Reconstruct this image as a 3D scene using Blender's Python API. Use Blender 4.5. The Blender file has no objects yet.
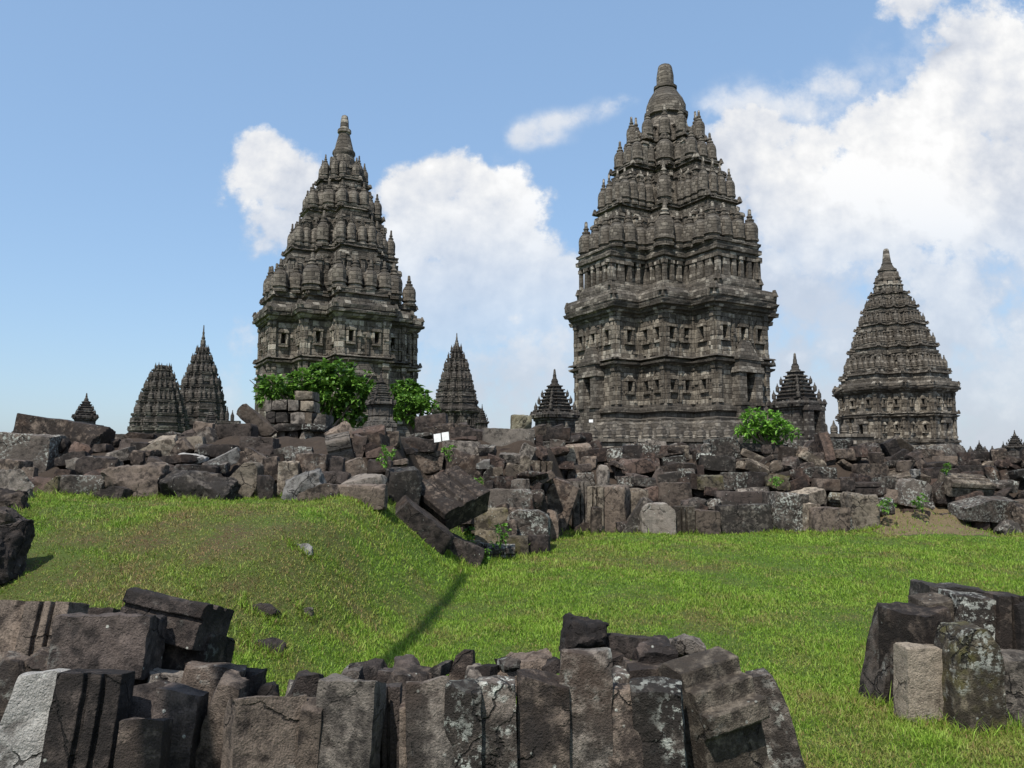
import bpy, bmesh, math, random
import numpy as np
from mathutils import Vector, Matrix, noise, Euler
PI = math.pi
R = math.radians
scene = bpy.context.scene
COL = scene.collection

# ---------------------------------------------------------------- camera
FOC = 788.0
EYE = 1.6
PITCH = math.atan(86.0 / FOC)
cam_data = bpy.data.cameras.new("camera")
cam_data.sensor_width = 36.0
cam_data.lens = 36.0 * FOC / 1024.0
cam_data.clip_start = 0.05
cam_data.clip_end = 6000
cam = bpy.data.objects.new("camera", cam_data)
COL.objects.link(cam)
cam.location = (0, 0, EYE)
cam.rotation_euler = (PI / 2 + PITCH, 0, 0)
scene.camera = cam

# ---------------------------------------------------------------- sun and sky
SUN_EL = R(58)
SUN_H = Vector((-0.42, -0.907, 0)).normalized()          # horizontal direction towards the sun
SUN_DIR = Vector((SUN_H.x * math.cos(SUN_EL), SUN_H.y * math.cos(SUN_EL), math.sin(SUN_EL)))
sd = bpy.data.lights.new("sun", 'SUN')
sd.energy = 5.0
sd.angle = R(0.53)
sd.color = (1.0, 0.955, 0.89)
sun = bpy.data.objects.new("sun", sd)
COL.objects.link(sun)
sun.rotation_euler = SUN_DIR.to_track_quat('Z', 'Y').to_euler()
sun.location = (-30, -60, 80)
scene.view_settings.view_transform = 'Standard'
scene.view_settings.look = 'None'
scene.view_settings.exposure = 0.2
scene.view_settings.gamma = 1.0
scene.view_settings.use_curve_mapping = False


def uv_of(px, py):
    """direction through a photo pixel as (x/y, z/y)"""
    xr = (px - 512) / FOC
    yu = (384 - py) / FOC
    den = math.cos(PITCH) - yu * math.sin(PITCH)
    return xr / den, (math.sin(PITCH) + yu * math.cos(PITCH)) / den


def at(px, py, D):
    u, v = uv_of(px, py)
    return Vector((u * D, D, EYE + v * D))


def proj(p):
    v = Vector(p) - Vector((0, 0, EYE))
    f = v.y * math.cos(PITCH) + v.z * math.sin(PITCH)
    if f <= 0.01:
        return (-9999, -9999)
    up = -v.y * math.sin(PITCH) + v.z * math.cos(PITCH)
    return (512 + FOC * v.x / f, 384 - FOC * up / f)


class NT:
    """small helper to write node trees as expressions"""
    def __init__(self, tree):
        self.t = tree
        self.n = tree.nodes
        self.l = tree.links

    def new(self, typ, **kw):
        nd = self.n.new(typ)
        for k, v in kw.items():
            setattr(nd, k, v)
        return nd

    def put(self, sock, val):
        if isinstance(val, bpy.types.NodeSocket):
            self.l.new(val, sock)
        elif val is not None:
            if sock.type == 'RGBA' and not isinstance(val, (int, float)) and len(val) == 3:
                val = (*val, 1)
            sock.default_value = val

    def m(self, op, a, b=None, c=None, clamp=False):
        nd = self.new('ShaderNodeMath', operation=op, use_clamp=clamp)
        self.put(nd.inputs[0], a)
        if b is not None:
            self.put(nd.inputs[1], b)
        if c is not None:
            self.put(nd.inputs[2], c)
        return nd.outputs[0]

    def vm(self, op, a, b=None, scale=None):
        nd = self.new('ShaderNodeVectorMath', operation=op)
        self.put(nd.inputs[0], a)
        if b is not None:
            self.put(nd.inputs[1], b)
        if scale is not None:
            self.put(nd.inputs['Scale'], scale)
        return nd.outputs['Value'] if op in ('LENGTH', 'DOT_PRODUCT', 'DISTANCE') else nd.outputs[0]

    def noise(self, vec, scale, detail=4, rough=0.55, dist=0.0, out=0):
        nd = self.new('ShaderNodeTexNoise')
        self.put(nd.inputs['Vector'], vec)
        nd.inputs['Scale'].default_value = scale
        nd.inputs['Detail'].default_value = detail
        nd.inputs['Roughness'].default_value = rough
        nd.inputs['Distortion'].default_value = dist
        return nd.outputs[out]

    def vor(self, vec, scale, feature='F1', out=0, rand=1.0):
        nd = self.new('ShaderNodeTexVoronoi', feature=feature)
        self.put(nd.inputs['Vector'], vec)
        nd.inputs['Scale'].default_value = scale
        nd.inputs['Randomness'].default_value = rand
        return nd.outputs[out]

    def ramp(self, fac, a, b, lo=0.0, hi=1.0, smooth=True):
        nd = self.new('ShaderNodeMapRange')
        if smooth:
            nd.interpolation_type = 'SMOOTHSTEP'
        self.put(nd.inputs[0], fac)
        self.put(nd.inputs[1], a)
        self.put(nd.inputs[2], b)
        self.put(nd.inputs[3], lo)
        self.put(nd.inputs[4], hi)
        return nd.outputs[0]

    def mix(self, fac, a, b, blend='MIX'):
        nd = self.new('ShaderNodeMix', data_type='RGBA', blend_type=blend)
        self.put(nd.inputs[0], fac)
        self.put(nd.inputs[6], a)
        self.put(nd.inputs[7], b)
        return nd.outputs[2]

    def sep(self, vec):
        nd = self.new('ShaderNodeSeparateXYZ')
        self.put(nd.inputs[0], vec)
        return nd.outputs

    def comb(self, x, y, z=0.0):
        nd = self.new('ShaderNodeCombineXYZ')
        self.put(nd.inputs[0], x)
        self.put(nd.inputs[1], y)
        self.put(nd.inputs[2], z)
        return nd.outputs[0]


def build_world():
    w = bpy.data.worlds.new("World")
    scene.world = w
    w.use_nodes = True
    t = w.node_tree
    t.nodes.clear()
    N = NT(t)
    out = N.new('ShaderNodeOutputWorld')
    sky = N.new('ShaderNodeTexSky', sky_type='NISHITA')
    sky.sun_disc = False
    sky.sun_elevation = SUN_EL
    sky.sun_rotation = math.atan2(SUN_H.x, SUN_H.y)
    sky.altitude = 150
    sky.air_density = 1.25
    sky.dust_density = 1.6
    sky.ozone_density = 3.2
    bg = N.new('ShaderNodeBackground')
    bg.inputs[1].default_value = 0.135
    skycol = N.mix(0.36, sky.outputs[0], (2.7, 4.35, 6.7))
    N.put(bg.inputs[0], skycol)
    # clouds: a field of soft discs in the sky, broken up by fractal noise
    geo = N.new('ShaderNodeTexCoord')
    d = N.sep(geo.outputs['Generated'])
    dy = N.m('MAXIMUM', d[1], 0.02)
    u = N.m('DIVIDE', d[0], dy)
    v = N.m('DIVIDE', d[2], dy)
    p = N.comb(u, v, 0.0)
    warp = N.noise(p, 6.0, 3, 0.5, out=1)
    wv = N.vm('SUBTRACT', warp, (0.5, 0.5, 0.5))
    pw = N.vm('ADD', p, N.vm('SCALE', wv, scale=0.035))
    ps = N.sep(pw)

    def blobs(lst):
        acc = None
        for (cx, cy, rx, ry, s) in lst:
            cu, cv = uv_of(cx, cy)
            ru, rv = rx / FOC, ry / FOC
            a = N.m('DIVIDE', N.m('SUBTRACT', ps[0], cu), ru)
            b = N.m('DIVIDE', N.m('SUBTRACT', ps[1], cv), rv)
            q = N.m('MULTIPLY_ADD', a, a, N.m('MULTIPLY', b, b))
            g = N.m('MULTIPLY', N.m('EXPONENT', N.m('MULTIPLY', q, -0.9)), s)
            acc = g if acc is None else N.m('ADD', acc, g)
        return acc
    puffy = [(258, 140, 26, 20, 1), (250, 175, 36, 30, 1), (288, 185, 34, 40, 1.1), (276, 232, 26, 34, .9), (310, 200, 24, 40, .8),
             (428, 184, 46, 30, 1.1), (480, 200, 54, 38, 1.1), (410, 235, 36, 46, 1), (455, 262, 66, 60, 1), (512, 225, 30, 36, .9),
             (545, 320, 60, 55, .9), (448, 340, 60, 60, .8), (590, 300, 34, 66, .7), (510, 290, 50, 50, .6),
             (905, 4, 28, 20, 1), (1000, 40, 62, 64, 1.1), (950, 96, 44, 40, 1), (1015, 140, 90, 60, 1), (925, 150, 60, 50, .9),
             (880, 122, 36, 30, .95), (820, 160, 56, 34, 1), (740, 125, 40, 28, 1), (775, 150, 40, 34, .9), (900, 190, 95, 44, 1), (720, 160, 30, 30, .7),
             (790, 205, 66, 44, .9), (1000, 230, 80, 70, .9), (860, 250, 70, 40, .8), (800, 250, 40, 40, .6), (985, 345, 48, 30, .85), (940, 300, 50, 40, .5),
             (1010, 395, 50, 30, .7), (820, 350, 40, 24, .7), (240, 345, 24, 26, .7), (228, 392, 34, 26, .7)]
    soft = [(514, 138, 16, 15, .6), (530, 144, 22, 12, .35), (536, 126, 20, 14, .6), (560, 119, 22, 12, .55), (586, 112, 20, 11, .55), (608, 102, 18, 10, .6), (628, 96, 15, 7, .45), (497, 163, 16, 11, .4), (550, 138, 28, 9, .3),
            (830, 82, 30, 16, .75), (735, 108, 36, 22, .8), (790, 110, 40, 30, .5), (900, 320, 200, 120, .85), (520, 380, 110, 90, .9), (780, 230, 60, 90, .7),
            (700, 420, 300, 60, .6), (210, 420, 60, 40, .4), (990, 420, 80, 60, .7), (940, 200, 150, 120, .8), (1000, 120, 100, 120, .7)]
    pf, sf = blobs(puffy), blobs(soft)
    def billow(q):
        """cauliflower lumps: rounded cells at three sizes plus fine fractal noise"""
        wq = N.vm('ADD', q, N.vm('SCALE', N.vm('SUBTRACT', N.noise(q, 16.0, 4, 0.6, out=1), (0.5, 0.5, 0.5)), scale=0.045))
        a1 = N.m('SUBTRACT', 0.50, N.vor(wq, 9.0))
        a2 = N.m('SUBTRACT', 0.50, N.vor(wq, 21.0))
        a3 = N.m('SUBTRACT', 0.50, N.vor(wq, 46.0))
        n_ = N.m('SUBTRACT', N.noise(q, 20.0, 8, 0.66), 0.5)
        s_ = N.m('ADD', N.m('MULTIPLY', a1, 0.50), N.m('MULTIPLY', a2, 0.40))
        s_ = N.m('ADD', s_, N.m('MULTIPLY', a3, 0.26))
        return N.m('ADD', s_, N.m('MULTIPLY', n_, 1.5))
    e1 = billow(p)
    f1 = N.noise(p, 6.0, 9, 0.66)
    edge = N.m('ADD', e1, N.m('MULTIPLY', N.m('SUBTRACT', f1, 0.5), 1.7))
    dens = N.m('ADD', N.m('MINIMUM', pf, 1.25), N.m('MULTIPLY', edge, N.m('MULTIPLY', pf, 3.0, clamp=True)))
    mp = N.m('MULTIPLY', N.ramp(dens, 0.34, 0.90), N.ramp(v, 0.08, 0.42, 0.35, 1.0))
    sdens = N.m('ADD', N.m('MINIMUM', sf, 1.0), N.m('MULTIPLY', edge, N.m('MULTIPLY', sf, 1.6, clamp=True)))
    ms = N.m('MULTIPLY', N.ramp(sdens, 0.10, 1.10), 0.78)
    mask = N.m('MAXIMUM', mp, ms)
    # puffs lit from above left: the same field compared with itself a little towards the sun
    e2 = billow(N.vm('ADD', p, (-0.012, 0.018, 0.0)))
    em = N.m('MULTIPLY', N.m('SUBTRACT', e1, e2), 0.42)
    em = N.m('ADD', em, N.m('MULTIPLY', N.m('SUBTRACT', N.noise(p, 4.2, 5, 0.6), 0.54), 2.4))
    thick = N.m('MULTIPLY', N.m('MINIMUM', pf, 1.2), 0.12)
    lum = N.m('ADD', N.m('ADD', 0.58, em), thick)
    low = N.ramp(v, 0.05, 0.38)                # lower clouds are greyer
    lum = N.m('ADD', lum, N.m('MULTIPLY', low, 0.14))
    lum = N.ramp(lum, 0.15, 0.98, 0.52, 0.87, smooth=False)
    bright = N.m('MULTIPLY', mp, 1.15, clamp=True)
    sl = N.m('ADD', 0.60, N.m('MULTIPLY', N.m('SUBTRACT', N.noise(p, 5.0, 6, 0.6), 0.5), 0.35))
    sl = N.m('ADD', sl, N.ramp(v, 0.30, 0.50, 0.0, 0.20))
    lum = N.m('ADD', N.m('MULTIPLY', lum, bright), N.m('MULTIPLY', sl, N.m('SUBTRACT', 1.0, bright)))
    ccol = N.mix(N.ramp(lum, 0.55, 0.85), (0.90, 0.965, 1.09), (1.0, 1.0, 1.0))
    cb = N.new('ShaderNodeBackground')
    N.put(cb.inputs[0], ccol)
    N.put(cb.inputs[1], lum)
    # the rest of the sky dome: scattered clouds from plain noise
    gm = N.ramp(N.noise(geo.outputs['Generated'], 2.6, 7, 0.6), 0.52, 0.68)
    front = N.ramp(d[1], 0.25, 0.45)
    up = N.ramp(d[2], 0.0, 0.10)
    tot = N.m('ADD', N.m('MULTIPLY', mask, front), N.m('MULTIPLY', N.m('MULTIPLY', gm, up), N.m('SUBTRACT', 1.0, front)))
    ms_ = N.new('ShaderNodeMixShader')
    N.put(ms_.inputs[0], tot)
    t.links.new(bg.outputs[0], ms_.inputs[1])
    t.links.new(cb.outputs[0], ms_.inputs[2])
    t.links.new(ms_.outputs[0], out.inputs[0])
    w.cycles.sampling_method = 'MANUAL'
    w.cycles.sample_map_resolution = 512


build_world()

# ---------------------------------------------------------------- materials


def base_mat(name, rough=0.9):
    m = bpy.data.materials.new(name)
    m.use_nodes = True
    t = m.node_tree
    N = NT(t)
    b = t.nodes['Principled BSDF']
    b.inputs['Roughness'].default_value = rough
    b.inputs['Specular IOR Level'].default_value = 0.25
    return m, N, b


def bump(N, b, h, strength=0.5, dist=0.02):
    nd = N.new('ShaderNodeBump')
    nd.inputs['Strength'].default_value = strength
    nd.inputs['Distance'].default_value = dist
    N.put(nd.inputs['Height'], h)
    N.put(b.inputs['Normal'], nd.outputs[0])


def stone_mat(name, c_dark, c_light, lichen=0.0, lichen_col=(0.42, 0.43, 0.38), moss=0.0, warm=0.0, balance=0.5):
    """weathered andesite: mottled tone, pits, crusts of pale lichen"""
    m, N, b = base_mat(name, 0.88)
    tc = N.new('ShaderNodeTexCoord')
    oi = N.new('ShaderNodeObjectInfo')
    rnd = oi.outputs['Random']
    off = N.comb(N.m('MULTIPLY', rnd, 37.0), N.m('MULTIPLY', rnd, -53.0), N.m('MULTIPLY', rnd, 91.0))
    p = N.vm('ADD', tc.outputs['Object'], off)
    n1 = N.noise(p, 2.4, 6, 0.62, 0.8)
    n2 = N.noise(p, 12.0, 6, 0.68)
    n3 = N.noise(p, 110.0, 3, 0.7)
    tone = N.m('ADD', N.m('ADD', N.m('MULTIPLY_ADD', n1, 0.7, 0.15), N.m('MULTIPLY', N.m('SUBTRACT', n2, 0.5), 1.0)), N.m('MULTIPLY', N.m('SUBTRACT', rnd, 0.5), 0.26))
    c = N.mix(N.ramp(tone, balance - 0.12, balance + 0.15), c_dark, c_light)
    c = N.mix(N.m('MULTIPLY', N.ramp(n3, 0.35, 0.7), 0.45), c, tuple(x * 0.45 for x in c_dark))
    hl = N.ramp(N.noise(p, 5.5, 6, 0.7), 0.56, 0.72)
    c = N.mix(N.m('MULTIPLY', hl, 0.45), c, tuple(min(.6, x * 1.9) for x in c_light))
    # rusty stain
    st = N.ramp(N.noise(p, 1.7, 4, 0.6), 0.54, 0.74)
    c = N.mix(N.m('MULTIPLY', st, 0.30 + warm), c, (0.115, 0.062, 0.036))
    # dark crust where rain runs
    vz = N.vm('MULTIPLY', p, (6.0, 6.0, 0.9))
    cr = N.ramp(N.noise(vz, 1.0, 4, 0.6), 0.52, 0.72)
    c = N.mix(N.m('MULTIPLY', cr, 0.55), c, (0.028, 0.024, 0.022))
    if moss > 0:
        mo = N.ramp(N.noise(p, 4.0, 5, 0.65), 0.62 - 0.28 * moss, 0.72)
        c = N.mix(N.m('MULTIPLY', mo, 0.8), c, (0.115, 0.105, 0.030))
    # lichen: clustered speckle
    cl = N.ramp(N.noise(p, 2.2, 4, 0.65), 0.60 - 0.22 * lichen, 0.74 - 0.16 * lichen)
    sp = N.m('SUBTRACT', 1.0, N.ramp(N.vor(p, 34.0), 0.20, 0.48))
    sp2 = N.ramp(N.noise(p, 22.0, 5, 0.7), 0.50, 0.58)
    li = N.m('MULTIPLY', N.m('MULTIPLY', cl, N.m('MAXIMUM', N.m('MULTIPLY', sp, sp2), N.m('MULTIPLY', sp2, 0.75))), min(1.0, 0.35 + lichen))
    sparse = N.m('MULTIPLY', N.m('SUBTRACT', 1.0, N.ramp(N.vor(p, 13.0), 0.07, 0.13)), N.ramp(N.noise(p, 5.0, 2), 0.5, 0.6))
    li = N.m('MAXIMUM', li, N.m('MULTIPLY', sparse, 0.6))
    c = N.mix(li, c, lichen_col)
    # hairline cracks, and every stone a tone of its own
    wp = N.vm('ADD', p, N.vm('SCALE', N.noise(p, 7.0, 4, 0.6, out=1), scale=0.16))
    ck = N.m('SUBTRACT', 1.0, N.ramp(N.vor(wp, 2.6, 'DISTANCE_TO_EDGE'), 0.004, 0.022))
    ck = N.m('MULTIPLY', ck, N.ramp(N.noise(p, 1.9, 3), 0.50, 0.60))
    c = N.mix(N.m('MULTIPLY', ck, 0.85), c, (0.010, 0.008, 0.007))
    wn = N.new('ShaderNodeTexWhiteNoise', noise_dimensions='1D')
    N.put(wn.inputs['W'], N.m('MULTIPLY', rnd, 917.0))
    vv = N.ramp(wn.outputs['Value'], 0.0, 1.0, 0.55, 1.38, smooth=False)
    c = N.vm('SCALE', c, scale=vv)
    N.put(b.inputs['Base Color'], c)
    h = N.m('ADD', N.m('MULTIPLY', n2, 0.75), N.m('ADD', N.m('MULTIPLY', n3, 0.34), N.m('MULTIPLY', li, 0.12)))
    pit = N.ramp(N.vor(p, 48.0), 0.0, 0.35)
    h = N.m('ADD', h, N.m('MULTIPLY', pit, 0.12))
    h = N.m('ADD', h, N.m('MULTIPLY', N.noise(p, 4.5, 3, 0.5), 1.1))
    h = N.m('SUBTRACT', h, N.m('MULTIPLY', ck, 0.6))
    bump(N, b, h, 1.0, 0.034)
    return m


STONE = {
    'dark': stone_mat('stone_dark', (0.020, 0.016, 0.014), (0.084, 0.066, 0.056), 0.12),
    'brown': stone_mat('stone_brown', (0.028, 0.021, 0.017), (0.165, 0.128, 0.100), 0.2, warm=-0.05),
    'grey': stone_mat('stone_grey', (0.040, 0.034, 0.029), (0.215, 0.185, 0.155), 0.3, warm=-0.1),
    'tan': stone_mat('stone_tan', (0.070, 0.055, 0.041), (0.29, 0.242, 0.185), 0.2, warm=-0.15),
    'pale': stone_mat('stone_pale', (0.11, 0.100, 0.090), (0.32, 0.305, 0.28), 0.1, balance=0.44, warm=-0.2),
    'lichen': stone_mat('stone_lichen', (0.028, 0.023, 0.019), (0.13, 0.108, 0.090), 0.85),
    'mossy': stone_mat('stone_mossy', (0.040, 0.032, 0.022), (0.19, 0.158, 0.110), 0.5, moss=0.55, warm=0.0),
    'red': stone_mat('stone_reddish', (0.026, 0.018, 0.015), (0.120, 0.082, 0.064), 0.2, warm=0.05),
    'sand': stone_mat('stone_sandy', (0.22, 0.19, 0.12), (0.40, 0.36, 0.25), 0.1),
}


def temple_mat(name, dark=(0.050, 0.046, 0.041), light=(0.175, 0.160, 0.138), bw=0.62, bh=0.36, hi=(0.34, 0.32, 0.28), bal=0.5):
    """coursed stone blocks: every block its own tone, dark joints, black weathering crust"""
    m, N, b = base_mat(name, 0.92)
    tc = N.new('ShaderNodeTexCoord')
    p = tc.outputs['Object']
    s = N.sep(p)
    zr = N.m('DIVIDE', s[2], bh)
    row = N.m('FLOOR', zr)
    along = N.m('DIVIDE', N.m('ADD', N.m('ADD', s[0], N.m('MULTIPLY', s[1], 1.0)), N.m('MULTIPLY', row, 0.37 * bw)), bw)
    along2 = N.m('ADD', along, N.m('MULTIPLY', N.noise(N.comb(along, row, 0.0), 0.9, 1), 0.9))
    colm = N.m('FLOOR', along2)
    wn = N.new('ShaderNodeTexWhiteNoise', noise_dimensions='3D')
    N.put(wn.inputs['Vector'], N.comb(colm, row, 1.5))
    r = wn.outputs['Value']
    fz = N.m('FRACT', zr)
    fx = N.m('FRACT', along2)
    jz = N.m('MINIMUM', fz, N.m('SUBTRACT', 1.0, fz))
    jx = N.m('MINIMUM', fx, N.m('SUBTRACT', 1.0, fx))
    joint = N.m('SUBTRACT', 1.0, N.m('MINIMUM', N.ramp(jz, 0.02, 0.12), N.ramp(jx, 0.015, 0.07)))
    big = N.noise(p, 0.16, 5, 0.62)
    mid = N.noise(p, 0.9, 6, 0.65)
    fine = N.noise(p, 5.0, 5, 0.7)
    tone = N.m('ADD', N.m('ADD', N.m('MULTIPLY', r, 0.30), N.m('MULTIPLY', big, 0.55)), N.m('MULTIPLY', mid, 0.75))
    tone = N.m('ADD', tone, N.m('MULTIPLY', N.m('SUBTRACT', fine, 0.5), 0.4))
    c = N.mix(N.ramp(tone, 0.62 + bal * 0.1, 1.05 + bal * 0.1), dark, light)
    c = N.mix(N.m('MULTIPLY', N.ramp(N.m('ADD', r, N.m('MULTIPLY', mid, 0.5)), 1.08, 1.25), 0.75), c, hi)
    # black crust on what faces up
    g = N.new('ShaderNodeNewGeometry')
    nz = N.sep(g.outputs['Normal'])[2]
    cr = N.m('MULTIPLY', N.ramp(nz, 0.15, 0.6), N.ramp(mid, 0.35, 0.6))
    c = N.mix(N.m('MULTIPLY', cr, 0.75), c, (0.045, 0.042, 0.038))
    run = N.ramp(N.noise(N.vm('MULTIPLY', p, (1.4, 1.4, 0.22)), 1.0, 5, 0.65), 0.50, 0.66)
    c = N.mix(N.m('MULTIPLY', run, 0.6), c, (0.050, 0.044, 0.038))
    c = N.mix(N.m('MULTIPLY', joint, 0.38), c, (0.024, 0.020, 0.016))
    N.put(b.inputs['Base Color'], c)
    h = N.m('ADD', N.m('MULTIPLY', mid, 0.5), N.m('MULTIPLY', fine, 0.35))
    h = N.m('ADD', h, N.m('MULTIPLY', N.m('SUBTRACT', 1.0, joint), 0.22))
    h = N.m('ADD', h, N.m('MULTIPLY', r, 0.3))
    bump(N, b, h, 1.0, 0.22)
    return m


TM = temple_mat('temple_stone', (0.076, 0.065, 0.052), (0.230, 0.202, 0.165), hi=(.36, .325, .27))
TM_WALL = temple_mat('temple_wall_stone', (0.085, 0.071, 0.055), (0.275, 0.240, 0.190), 0.55, 0.48, hi=(.42, .38, .31), bal=0.2)
TM_FAR = temple_mat('temple_stone_far', (0.058, 0.050, 0.043), (0.150, 0.132, 0.112), hi=(.22, .20, .17))
TM_SMALL = temple_mat('shrine_stone', (0.045, 0.038, 0.033), (0.15, 0.135, 0.115), 0.42, 0.22, (0.22, 0.20, 0.17))


def leaf_mat(name, c1, c2, rough=0.45):
    m, N, b = base_mat(name, rough)
    at_ = N.new('ShaderNodeAttribute', attribute_name='tint')
    oi = N.new('ShaderNodeTexCoord')
    n = N.noise(oi.outputs['Object'], 2.5, 3)
    f = N.m('ADD', N.m('MULTIPLY', at_.outputs['Fac'], 0.7), N.m('MULTIPLY', N.m('SUBTRACT', n, 0.3), 0.6))
    c = N.mix(f, c1, c2)
    N.put(b.inputs['Base Color'], c)
    tr = N.new('ShaderNodeBsdfTranslucent')
    N.put(tr.inputs[0], c)
    ms = N.new('ShaderNodeMixShader')
    ms.inputs[0].default_value = 0.28
    outn = [x for x in m.node_tree.nodes if x.type == 'OUTPUT_MATERIAL'][0]
    N.l.new(b.outputs[0], ms.inputs[1])
    N.l.new(tr.outputs[0], ms.inputs[2])
    N.l.new(ms.outputs[0], outn.inputs[0])
    return m


LEAF_DARK = leaf_mat('leaf_dark', (0.030, 0.085, 0.012), (0.165, 0.31, 0.045), 0.4)
LEAF_BRIGHT = leaf_mat('leaf_bright', (0.07, 0.17, 0.02), (0.20, 0.40, 0.05), 0.5)
LEAF_WEED = leaf_mat('leaf_weed', (0.05, 0.13, 0.015), (0.16, 0.32, 0.04), 0.5)


def bark_mat():
    m, N, b = base_mat('bark', 0.9)
    tc = N.new('ShaderNodeTexCoord')
    n = N.noise(N.vm('MULTIPLY', tc.outputs['Object'], (8, 8, 2)), 2.0, 5)
    N.put(b.inputs['Base Color'], N.mix(n, (0.06, 0.045, 0.035), (0.17, 0.14, 0.11)))
    bump(N, b, n, 0.6, 0.02)
    return m


BARK = bark_mat()


def white_mat():
    m, N, b = base_mat('painted_white', 0.6)
    tc = N.new('ShaderNodeTexCoord')
    n = N.noise(tc.outputs['Object'], 12.0, 3)
    N.put(b.inputs['Base Color'], N.mix(N.ramp(n, 0.3, 0.8), (0.66, 0.66, 0.65), (0.50, 0.50, 0.48)))
    return m


WHITE = white_mat()

# ---------------------------------------------------------------- object helpers


def setp(o, label=None, cat=None, group=None, kind=None):
    if label:
        o['label'] = label
    if cat:
        o['category'] = cat
    if group:
        o['group'] = group
    if kind:
        o['kind'] = kind
    return o


def mesh_obj(name, bm_or_me, mat=None, parent=None, smooth=None):
    if isinstance(bm_or_me, bmesh.types.BMesh):
        me = bpy.data.meshes.new(name)
        bm_or_me.to_mesh(me)
        bm_or_me.free()
    else:
        me = bm_or_me
    if mat:
        me.materials.append(mat)
    if smooth is not None:
        for f in me.polygons:
            f.use_smooth = True
        me.set_sharp_from_angle(angle=R(smooth))
    o = bpy.data.objects.new(name, me)
    COL.objects.link(o)
    if parent:
        o.parent = parent
    return o


def empty(name, loc, rz=0.0):
    o = bpy.data.objects.new(name, None)
    o.empty_display_size = 0.3
    COL.objects.link(o)
    o.location = loc
    o.rotation_euler = (0, 0, rz)
    return o


def sstep(a, b, x):
    t = np.clip((x - a) / (b - a), 0, 1)
    return t * t * (3 - 2 * t)
# ---------------------------------------------------------------- terrain


def pile_D(px, py):
    """distance of the face of the rubble seen at a given bearing and height"""
    dl = 9.8 + (500 - py) / 70 * 3.0
    dm = 12.0 + (560 - py) / 125 * 2.7
    dr = 15.1 + (535 - py) / 90 * 2.6
    w1 = float(sstep(385, 430, px))
    w2 = float(sstep(530, 575, px))
    return (dl * (1 - w1) + dm * w1) * (1 - w2) + dr * w2


def pile_z(X, Y):
    """height of the earth and small rubble that the stones lie on (numpy)"""
    px = 512 + 788 * X / (Y * math.cos(PITCH) + 0.1)
    w1 = sstep(385, 430, px)
    w2 = sstep(530, 575, px)
    D0 = (9.8 * (1 - w1) + 12.0 * w1) * (1 - w2) + 15.1 * w2
    D1 = (12.8 * (1 - w1) + 14.7 * w1) * (1 - w2) + 17.7 * w2
    y0 = (500 * (1 - w1) + 560 * w1) * (1 - w2) + 535 * w2
    y1 = (430 * (1 - w1) + 435 * w1) * (1 - w2) + 445 * w2
    t = np.clip((Y - D0) / (D1 - D0), -0.3, 1.0)
    py = y0 + (y1 - y0) * t
    v = np.tan(np.arctan((384 - py) / 788.0) + PITCH)
    Dt = D0 + (D1 - D0) * t
    z = EYE + v * Dt - 0.42 + (0.27 - 0.20 * w2) * np.clip(t, 0, 1)
    z = np.where(Y > D1, z - sstep(0, 40, Y - D1) * 0.9, z)
    return np.where(Y < D0 + 0.12, -5.0, z)


def lawn_z(X, Y):
    flat = 0.03 + 0.36 * sstep(5, 15.5, Y)
    edge = -1.22 + (np.clip(Y, 4, 14) - 5) * 0.115
    B = 1 - sstep(edge - 1.45, edge + 0.05, X)
    A = sstep(4.3, 9.0, Y) * 0.86 + 0.14 * sstep(4, 6, Y)
    mound = 1.02 * A * B
    und = 0.035 * np.sin(X * 1.3 + 0.6 * Y) * np.sin(Y * 0.9 - 0.4 * X) + 0.02 * np.sin(X * 3.1 + 1.7) * np.sin(Y * 2.7)
    und = und + 0.008 * np.sin(X * 19 + 3 * np.sin(Y * 7)) * np.sin(Y * 17 + 2 * np.sin(X * 9)) + 0.012 * np.sin(X * 8.3 + Y * 2) * np.sin(Y * 9.1 - X * 3)
    return flat + mound + und


def ground_z(X, Y):
    X = np.asarray(X, float)
    Y = np.asarray(Y, float)
    lz = lawn_z(X, np.clip(Y, -30, 40))
    pz = pile_z(X, np.maximum(Y, 2.0))
    # a small bank of soil climbs between the stones on the right of the wall
    bank = (0.42 + 0.10 * np.sin(X * 9 + Y * 4) * np.sin(Y * 11) + 0.03 * np.sin(X * 31) * np.sin(Y * 27)) * np.exp(-((X - 8.0) / 0.9) ** 4) * sstep(14.5, 15.9, Y) * (1 - sstep(16.0, 17, Y))
    rough = 0.06 * np.sin(X * 7.3) * np.sin(Y * 6.1 + X)
    return np.maximum(lz + bank, pz + rough)


def gz(x, y):
    return float(ground_z(np.array([x]), np.array([y]))[0])


def ground_hit(px, py):
    u, v = uv_of(px, py)
    D = 2.5
    while D < 40:
        if EYE + v * D <= gz(u * D, D):
            return Vector((u * D, D, gz(u * D, D)))
        D += 0.03
    return None


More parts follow.
